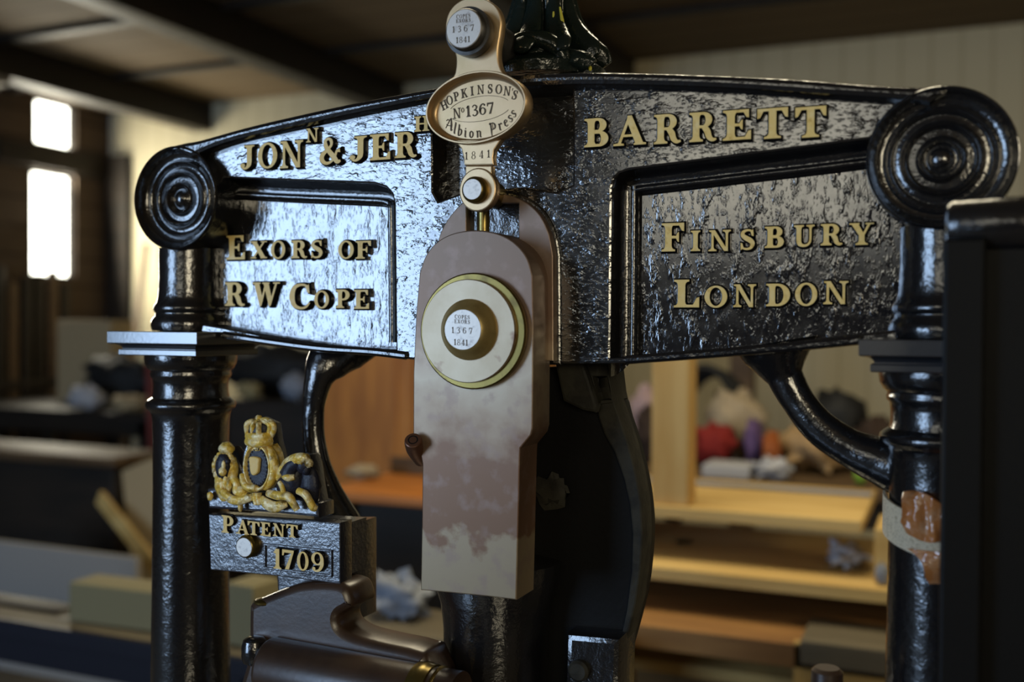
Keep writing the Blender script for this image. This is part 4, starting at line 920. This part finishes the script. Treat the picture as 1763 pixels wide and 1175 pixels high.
def heap(name, label, cat, px0, px1, pyt, z0, Y, m, dep=None, amp=0.42, seed=0, group=None, freq=2.4):
    pm = (px0+px1)/2; a, b, t = at(px0, pyt, Y), at(px1, pyt, Y), at(pm, pyt, Y)
    mb = MB(); lump(mb, a.x, b.x, z0+0.001, t.z, Y, dep or (b.x-a.x)*0.7, amp, seed, freq=freq)
    return tag(obj(name, mb, m, sharp=80), label, cat, group)
def solidbox(name, label, cat, px0, px1, pyt, z0, Y, dep, m, rot=0.0, b=0.004, group=None):
    pm = (px0+px1)/2; a, b_, t = at(px0, pyt, Y), at(px1, pyt, Y), at(pm, pyt, Y)
    mb = MB(); boxm(mb, (a.x, Y, z0), (b_.x, Y+dep, t.z), b)
    if rot:
        c = Vector(((a.x+b_.x)/2, Y+dep/2, 0)); mb.xform(Matrix.Translation(c) @ Matrix.Rotation(rot, 4, 'Z') @ Matrix.Translation(-c))
    return tag(obj(name, mb, m), label, cat, group)
def table(name, label, x0, x1, ztop, Y, dep, th, mtop, mleg, edge=None, cat='table'):
    t = thing(name, ((x0+x1)/2, Y+dep/2, 0), label, cat)
    mb = MB(); boxm(mb, (x0, Y, ztop-th), (x1, Y+dep, ztop), 0.004); obj('tabletop', mb, mtop, t)
    mb = MB(); boxm(mb, (x0+0.03, Y+0.02, ztop-th-0.09), (x1-0.03, Y+dep-0.02, ztop-th), 0.003); obj('apron', mb, mleg, t)
    for x in (x0+0.03, x1-0.09):
        for y in (Y+0.02, Y+dep-0.08):
            mb = MB(); boxm(mb, (x, y, 0), (x+0.06, y+0.06, ztop-th-0.001), 0.003); obj('leg', mb, mleg, t)
    return t
def col(n, c, r=0.8, **k):
    k.setdefault('spec', 0.2); return mat(n, c, r, **k)
M['red'] = col('red_cloth', (0.17, 0.014, 0.011)); M['white'] = col('white_paper', (0.36, 0.36, 0.38)); M['cloth'] = col('cream_cloth', (0.30, 0.24, 0.16))
M['black_c'] = col('black_cable', (0.012, 0.012, 0.012), 0.6); M['purple'] = col('purple_cloth', (0.10, 0.06, 0.14)); M['orange'] = col('orange_plastic', (0.26, 0.075, 0.02), 0.5)
M['tan'] = col('tan_cloth', (0.30, 0.20, 0.10)); M['greenp'] = col('green_plastic', (0.22, 0.42, 0.06), 0.5); M['bluegrey'] = col('blue_grey_board', (0.20, 0.22, 0.26), 0.6)
M['pinkish'] = col('pale_pink_cloth', (0.34, 0.24, 0.24)); M['card'] = col('cardboard', (0.33, 0.25, 0.14)); M['tanwood'] = wood('orange_brown_board', (0.30, 0.15, 0.045), (0.20, 0.095, 0.03))
M['dull_grey'] = col('pale_grey_panel', (0.24, 0.225, 0.205), 0.8)
M['paper'] = col('yellowed_paper', (0.19, 0.165, 0.09)); M['navy'] = col('dark_navy_steel', (0.006, 0.006, 0.012), 0.5, spec=0.25); M['redpole'] = col('dull_red_paint', (0.14, 0.035, 0.03), 0.6)
M['rosewood'] = wood('reddish_brown_wood', (0.42, 0.17, 0.030), (0.27, 0.10, 0.018), rough=0.45, stretch=(1, 1, 0.15)); M['dkbrown'] = col('dark_brown_cloth', (0.035, 0.022, 0.016))

# shelving of pale boards to the side of the press
Y1 = 1.6
sh = thing('wooden_shelving', (-0.02, Y1+0.25, 0), 'open pale pine shelving with an upright post behind the press', 'shelving')
xa, xb = at(960, 890, Y1).x, at(1484, 900, Y1).x; xw = at(1600, 1000, Y1-0.08).x
z1 = at(1300, 884, Y1).z; z2 = at(1300, 994, Y1-0.08).z; z3 = at(1300, 1062, Y1-0.02).z; z4 = at(1300, 1150, Y1-0.02).z
def shelf(x0, x1, zt, y0, y1, th, m='pine'):
    mb = MB(); boxm(mb, (x0, y0, zt-th), (x1, y1, zt), 0.003); return obj('shelf', mb, M[m], sh)
shelf(xa, xb, z1, Y1, Y1+0.50, 0.030); shelf(xa, xw, z2, Y1-0.08, Y1+0.50, 0.032)
shelf(xa, xw, z3, Y1-0.20, Y1+0.50, 0.055, 'tanwood'); shelf(xa, xw, 0.12, Y1-0.20, Y1+0.50, 0.04); shelf(xa, xw, at(1200, 1148, Y1-0.05).z, Y1-0.05, Y1+0.5, 0.03)
for n, x in (('divider', at(1180, 940, Y1).x-0.30), ('divider', xw-0.04), ('divider', at(1372, 1100, Y1).x)):
    mb = MB(); zt = z1-0.031 if x < 0.05 else z2-0.033
    if x < xw-0.1 and n == 'divider': zt = z1-0.031 if x < 0.0 else z3-0.057
    boxm(mb, (x, Y1+0.03, 0.0), (x+0.035, Y1+0.48, zt), 0.002); obj(n, mb, M['pine_v'], sh)
mb = MB(); boxm(mb, (at(1366, 1150, Y1-0.2).x, Y1-0.20, 0.125), (xw, Y1-0.18, at(1450, 1116, Y1-0.2).z), 0.002); obj('front_board', mb, M['pine'], sh)
mb = MB(); boxm(mb, (at(1378, 1060, Y1-0.21).x, Y1-0.215, z3-0.04), (xw, Y1-0.02, z3+0.014), 0.003); obj('edge_board', mb, M['grey_wood'], sh)
a, b = at(1120, 880, Y1+0.02), at(1184, 880, Y1+0.02)
mb = MB(); boxm(mb, (a.x, Y1+0.02, z1), (b.x, Y1+0.02+0.09, ZO+0.02), 0.004); obj('post', mb, M['pine_v'], sh)
a, b = at(1000, 860, Y1+0.36), at(1500, 860, Y1+0.36)
mb = MB(); boxm(mb, (a.x, Y1+0.36, z1+0.001), (b.x, Y1+0.40, at(1300, 838, Y1+0.36).z), 0.003); tag(obj('grey_board', mb, M['bluegrey']), 'long grey board standing on edge on the top pine shelf', 'board')
solidbox('wooden_block', 'brown wooden block at the end of the shelf beside the taped column', 'block', 1506, 1550, 912, z2+0.001, Y1-0.02, 0.20, M['pine'])
heap('crumpled_paper', 'white crumpled paper lying on the middle shelf near the taped column', 'paper', 1428, 1490, 931, z2, Y1+0.11, M['white'], 0.10, 0.6, 3)
heap('paper_scrap', 'small white paper scrap on the middle shelf below the post', 'paper', 1163, 1192, 936, z2, Y1+0.23, M['white'], 0.05, 0.5, 5)
heap('blue_rag', 'small blue grey rag at the front edge of the middle shelf', 'rag', 1508, 1530, 968, z2, Y1-0.03, M['bluegrey'], 0.04, 0.4, 7)

# cluttered table against the back of the shelving
Y2 = 2.5; zt2 = at(1300, 822, Y2).z; xl2, xr2 = at(1040, 800, Y2).x, at(1640, 800, Y2).x
table('clutter_table', 'wooden table piled with cloths and bags behind the pine shelving', xl2, xr2, zt2, Y2-0.1, 0.9, 0.04, M['brown_wood'], M['dark_wood'])
H = lambda *a, **k: heap(*a, **k)
H('red_cloth', 'bright red cloth bundle on the cluttered table beside the pine post', 'cloth', 1188, 1266, 722, zt2, Y2+0.16, M['red'], seed=1)
H('brown_bundle', 'dark brown bundle on the cluttered table partly hidden by the pine post', 'bundle', 1096, 1142, 690, zt2, Y2+0.16, M['dkbrown'], seed=2)
H('pink_cloth', 'pale pink cloth heap at the back of the cluttered table near the press', 'cloth', 1085, 1150, 660, zt2, Y2+0.5, M['pinkish'], 0.2, seed=12)
H('cream_bag', 'cream bag at the back of the cluttered table under the black cable', 'bag', 1215, 1320, 668, zt2, Y2+0.42, M['cloth'], 0.2, seed=3)
H('purple_cloth', 'small purple cloth on the cluttered table between red cloth and orange tub', 'cloth', 1284, 1316, 716, zt2, Y2+0.22, M['purple'], 0.12, seed=4)
H('orange_tub', 'small orange tub on the cluttered table next to the purple cloth', 'tub', 1312, 1346, 740, zt2, Y2+0.10, M['orange'], 0.1, 0.2, seed=5)
H('tan_cloth', 'tan cloth heap on the cluttered table below the curved bracket', 'cloth', 1346, 1462, 728, zt2, Y2+0.25, M['tan'], 0.3, seed=6)
H('black_bag', 'black bag on the cluttered table behind the tan cloth', 'bag', 1385, 1500, 664, zt2, Y2+0.6, M['black_c'], 0.25, 0.2, seed=8)
H('brown_sack', 'dull brown sack on the cluttered table beside the right-hand column', 'sack', 1470, 1560, 712, zt2, Y2+0.4, M['dkbrown'], 0.2, seed=9)
H('green_scrap', 'small bright green scrap on the cluttered table by the bracket', 'scrap', 1470, 1492, 800, zt2, Y2-0.04, M['greenp'], 0.05, 0.1, seed=10)
heap('white_cloth', 'white lump of cloth at the front of the cluttered table under the curved bracket', 'cloth', 1300, 1364, 786, zt2, Y2-0.03, M['white'], 0.08, 0.5, 11)
solidbox('white_box', 'flat white box at the front of the cluttered table under the red cloth', 'box', 1208, 1290, 803, zt2, Y2-0.07, 0.16, M['white'])
mb = MB(); c = at(1215, 662, Y2+0.70)
for k in range(3):
    tube(mb, [(c.x+0.02*k+0.15*cos(radians(t)), Y2+0.68+0.03*k, zt2+0.03+0.30*max(0, sin(radians(t)))-0.012*k) for t in range(0, 181, 10)], 0.017, 8)
tag(obj('cable_coil', mb, M['black_c']), 'coil of thick black cable standing behind the cream bag', 'cable')
a, b = at(1256, 640, 3.9), at(1296, 640, 3.9)
mb = MB(); boxm(mb, (a.x, 3.9, 0), (b.x, 3.98, ZO+0.1), 0.003); tag(obj('timber_post', mb, M['brown_wood']), 'brown timber post standing on the floor behind the cream bag', 'post')

# varnished desk seen under the head
Y3 = 1.9; zd = at(650, 850, Y3).z; xd0, xd1 = at(556, 800, Y3).x, at(800, 800, Y3).x
dk = thing('varnished_desk', ((xd0+xd1)/2, Y3+0.3, 0), 'orange brown varnished desk standing behind the brown bar lever under the head', 'desk')
mb = MB(); boxm(mb, (xd0, Y3, zd-0.035), (xd1, Y3+0.42, zd), 0.006); obj('desk_top', mb, M['oak'], dk)
mb = MB(); boxm(mb, (xd0+0.02, Y3+0.40, zd), (xd1-0.02, Y3+0.42, zd+0.06), 0.004); obj('rail', mb, M['brown_wood'], dk)
for x in (xd0+0.03, xd1-0.08):
    for y in (Y3+0.03, Y3+0.34):
        mb = MB(); boxm(mb, (x, y, 0), (x+0.06, y+0.06, zd-0.034), 0.003); obj('leg', mb, M['brown_wood'], dk)
mb = MB(); boxm(mb, (xd0+0.03, Y3+0.06, zd-0.42), (xd1-0.02, Y3+0.40, zd-0.036), 0.003); obj('drawer_case', mb, M['dark_wood'], dk)
heap('cloth_scrap', 'pale scrap of cloth lying on the varnished desk', 'cloth', 600, 650, 800, zd, Y3+0.25, M['cloth'], 0.1, 0.4, 21)

Yc = 2.75; xc0, xc1 = at(548, 700, Yc).x, at(900, 700, Yc).x
cu = thing('wooden_cupboard', ((xc0+xc1)/2, Yc+0.2, 0), 'tall reddish brown wooden cupboard seen behind the desk under the head', 'cupboard')
mb = MB(); boxm(mb, (xc0, Yc, 0), (xc1, Yc+0.4, ZO+0.03), 0.006); obj('carcass', mb, M['rosewood'], cu)
xm = (xc0+xc1)/2
for q0, q1 in ((xc0+0.02, xm-0.003), (xm+0.003, xc1-0.02)):
    mb = MB(); boxm(mb, (q0, Yc-0.018, 0.08), (q1, Yc-0.0005, ZO), 0.004); boxm(mb, (q0+0.07, Yc-0.024, 0.16), (q1-0.07, Yc-0.017, ZO-0.08), 0.003); d_ = obj('door', mb, M['rosewood'], cu)
    mb = MB(); ell(mb, ((q1-0.03 if q0 < xm-0.01 else q0+0.03), Yc-0.034, 0.8), (0.015, 0.016, 0.015)); obj('knob', mb, M['brass_dark'], d_)
Yb = 3.05; zb = at(470, 692, Yb).z; xb0, xb1 = at(392, 700, Yb).x, at(545, 700, Yb).x
bc = thing('black_cabinet', ((xb0+xb1)/2, Yb+0.2, 0), 'low black cabinet behind the royal arms next to the reddish brown cupboard', 'cabinet')
mb = MB(); boxm(mb, (xb0, Yb, 0), (xb1, Yb+0.4, zb), 0.006); obj('carcass', mb, M['dark_wood'], bc)
mb = MB(); boxm(mb, (xb0+0.02, Yb-0.014, 0.06), (xb1-0.02, Yb-0.0005, zb-0.04), 0.003); obj('door', mb, M['dark_wood'], bc)
heap('dark_bundle', 'large dark cloth bundle on the black cabinet behind the royal arms', 'bundle', 388, 556, 588, zb, Yb+0.27, M['black_c'], 0.24, 0.25, 41)
heap('pale_rag', 'pale rag at the front of the black cabinet beside the column', 'rag', 412, 448, 656, zb, Yb+0.07, M['paper'], 0.1, 0.4, 42)
heap('blue_bag', 'dull blue bag at the front of the black cabinet by the bracket', 'bag', 488, 532, 640, zb, Yb+0.07, M['bluegrey'], 0.1, 0.3, 43)
# grey table nearer, with blue-grey sheet
Y4 = 1.15; z4t = at(680, 1092, Y4).z; x40, x41 = at(560, 1080, Y4).x, at(1010, 1080, Y4).x
table('grey_table', 'weathered grey table behind the brown bar lever', x40, x41, z4t, Y4, 0.22, 0.03, M['grey_wood'], M['dark_wood'])
heap('blue_sheet', 'crumpled blue grey sheet on the weathered grey table', 'sheet', 640, 735, 975, z4t, Y4+0.13, M['bluegrey'], 0.10, 0.5, 22)

# dark steel-edged table along the back of the press
Y5 = 0.95; z5 = at(130, 1092, Y5).z; x50, x51 = at(-260, 1080, Y5).x, at(452, 1100, Y5).x
st = table('steel_table', 'low table with a dark navy steel edge behind the smooth column', x50, x51, z5, Y5+0.02, 0.17, 0.03, M['grey_wood'], M['navy'])
mb = MB(); boxm(mb, (x50-0.01, Y5, z5-0.04), (x51+0.01, Y5+0.019, z5+0.004), 0.003); obj('steel_edge', mb, M['navy'], st)
solidbox('paper_stack', 'stack of yellowed papers on the low table beside the smooth column', 'papers', 122, 330, 1016, z5+0.0015, Y5+0.08, 0.10, M['paper'], 0.05)
solidbox('newspaper_pile', 'pile of yellowed newspapers on the low table under the patent plate', 'papers', 388, 440, 1008, z5+0.0015, Y5+0.08, 0.10, M['paper'], -0.08)
solidbox('dark_box', 'low dark box on the low table near its far corner', 'box', -70, 96, 1042, z5+0.0015, Y5+0.10, 0.08, M['dark_wood'], 0.0)

# dark bench, panel and boards further off
Y6 = 2.6; z6 = at(90, 782, Y6).z; x60, x61 = at(-220, 790, Y6).x, at(196, 790, Y6).x
be = thing('dark_bench', ((x60+x61)/2, Y6+0.4, 0), 'long dark cupboard bench with a worn tan top below the bright window', 'bench')
mb = MB(); boxm(mb, (x60, Y6, z6-0.05), (x61, Y6+0.34, z6), 0.02); obj('bench_top', mb, M['brown_wood'], be)
mb = MB(); boxm(mb, (x60+0.03, Y6+0.05, 0), (x61-0.05, Y6+0.30, z6-0.049), 0.01); obj('cupboard', mb, M['dark_wood'], be)
Y7 = 1.95
pa = solidbox('flat_sheet', 'pale grey flat sheet standing on the floor in front of the dark bench', 'sheet', -90, 234, 942, 0.0, Y7, 0.03, M['dull_grey'])
def plank(name, label, cat, p0, p1, Y, Ytop, w, th, m):
    """board leaning back: foot on the floor, along the sight of two measured points"""
    a, b = at(*p0, Y), at(*p1, Ytop); d = (b-a); k = a.z/(-d.z) if d.z else 0
    foot = a + d*((0-a.z)/d.z); up = d.normalized(); side = up.cross(Vector((0, -1, 0))).normalized(); nn = side.cross(up)
    mb = MB(); L = (b-foot).length
    vs = []
    for q in (0, L):
        for sx, sy in ((-1, -1), (1, -1), (1, 1), (-1, 1)): vs.append(foot+up*q+side*sx*w/2+nn*sy*th/2)
    zmin = min(v.z for v in vs)
    vs = [v-Vector((0, 0, zmin)) for v in vs]
    mb.add(vs, [(0, 1, 2, 3), (4, 7, 6, 5), (0, 4, 5, 1), (1, 5, 6, 2), (2, 6, 7, 3), (3, 7, 4, 0)])
    return tag(obj(name, mb, m), label, cat)
plank('leaning_plank', 'narrow pale plank leaning against the end of the dark bench', 'plank', (235, 948), (172, 868), 2.30, 2.42, 0.06, 0.02, M['pine'])
plank('plywood_sheet', 'yellowish plywood sheet leaning behind the smooth column', 'sheet', (255, 950), (240, 815), 2.42, 2.50, 0.2, 0.012, M['card'])
plank('red_pole', 'dull red pole standing behind the smooth column', 'pole', (262, 760), (258, 590), 3.4, 3.4, 0.035, 0.03, M['redpole'])
plank('leaning_stick', 'thin dark stick leaning against the cream wall', 'stick', (236, 560), (252, 420), 4.82, 4.92, 0.045, 0.02, M['brown_wood'])
# things on and behind the bench
Y8 = 3.5; z8 = at(120, 708, Y8).z
tb = table('back_table', 'dark table against the timber wall behind the bench', -5.30, at(255, 700, Y8).x, z8, Y8, 0.8, 0.04, M['dark_wood'], M['dark_wood'])
heap('white_bag', 'small white bag lying on the dark table below the bright window', 'bag', 124, 172, 660, z8, Y8+0.1, M['white'], 0.14, 0.35, 31)
heap('tan_rag', 'flat tan rag on the dark table near the smooth column', 'rag', 198, 246, 678, z8, Y8+0.08, M['card'], 0.14, 0.35, 32)
heap('dark_coat', 'black coat heaped on the dark table behind the white bag', 'coat', 150, 262, 606, z8, Y8+0.36, M['black_c'], 0.2, 0.3, 33)
solidbox('cardboard_box', 'tan cardboard box standing at the back of the dark table', 'box', 100, 184, 552, z8, Y8+0.52, 0.22, M['card'], 0.1)
wr = thing('board_rack', (-5.40, 4.1, 0), 'dark upright boards in a rack against the timber wall under the bright window', 'rack')
for k in range(9):
    mb = MB(); y = 3.62+k*0.11; boxm(mb, (-5.425+0.008*(k % 2), y, 0), (-5.39+0.008*(k % 2), y+0.07, at(60, 486, X=-5.4).z+0.03*((k*5) % 4)), 0.003); obj('upright', mb, M['brown_wood'] if k % 3 == 1 else M['dark_wood'], wr)
mb = MB(); boxm(mb, (-5.388, 3.6, 0.9), (-5.37, 4.66, 0.96), 0.003); obj('rail', mb, M['dark_wood'], wr)
# batten lamp under the roof beam
xf = -4.53; fl = thing('batten_light', (xf, 3.4, ZC-0.21), 'long pale batten light fixed under the roof beam', 'ceiling light')
y0, y1 = at(-30, 52, Z=ZC-0.24).y, at(172, 128, Z=ZC-0.24).y
mb = MB(); boxm(mb, (xf-0.055, y0-0.4, ZC-0.245), (xf+0.055, y1, ZC-0.201), 0.006); obj('housing', mb, M['dull_grey'], fl)
mb = MB(); tube(mb, [(xf, y0-0.35, ZC-0.262), (xf, y1-0.05, ZC-0.262)], 0.016, 16); obj('tube', mb, col('white_tube', (0.75, 0.72, 0.62), 0.4), fl)
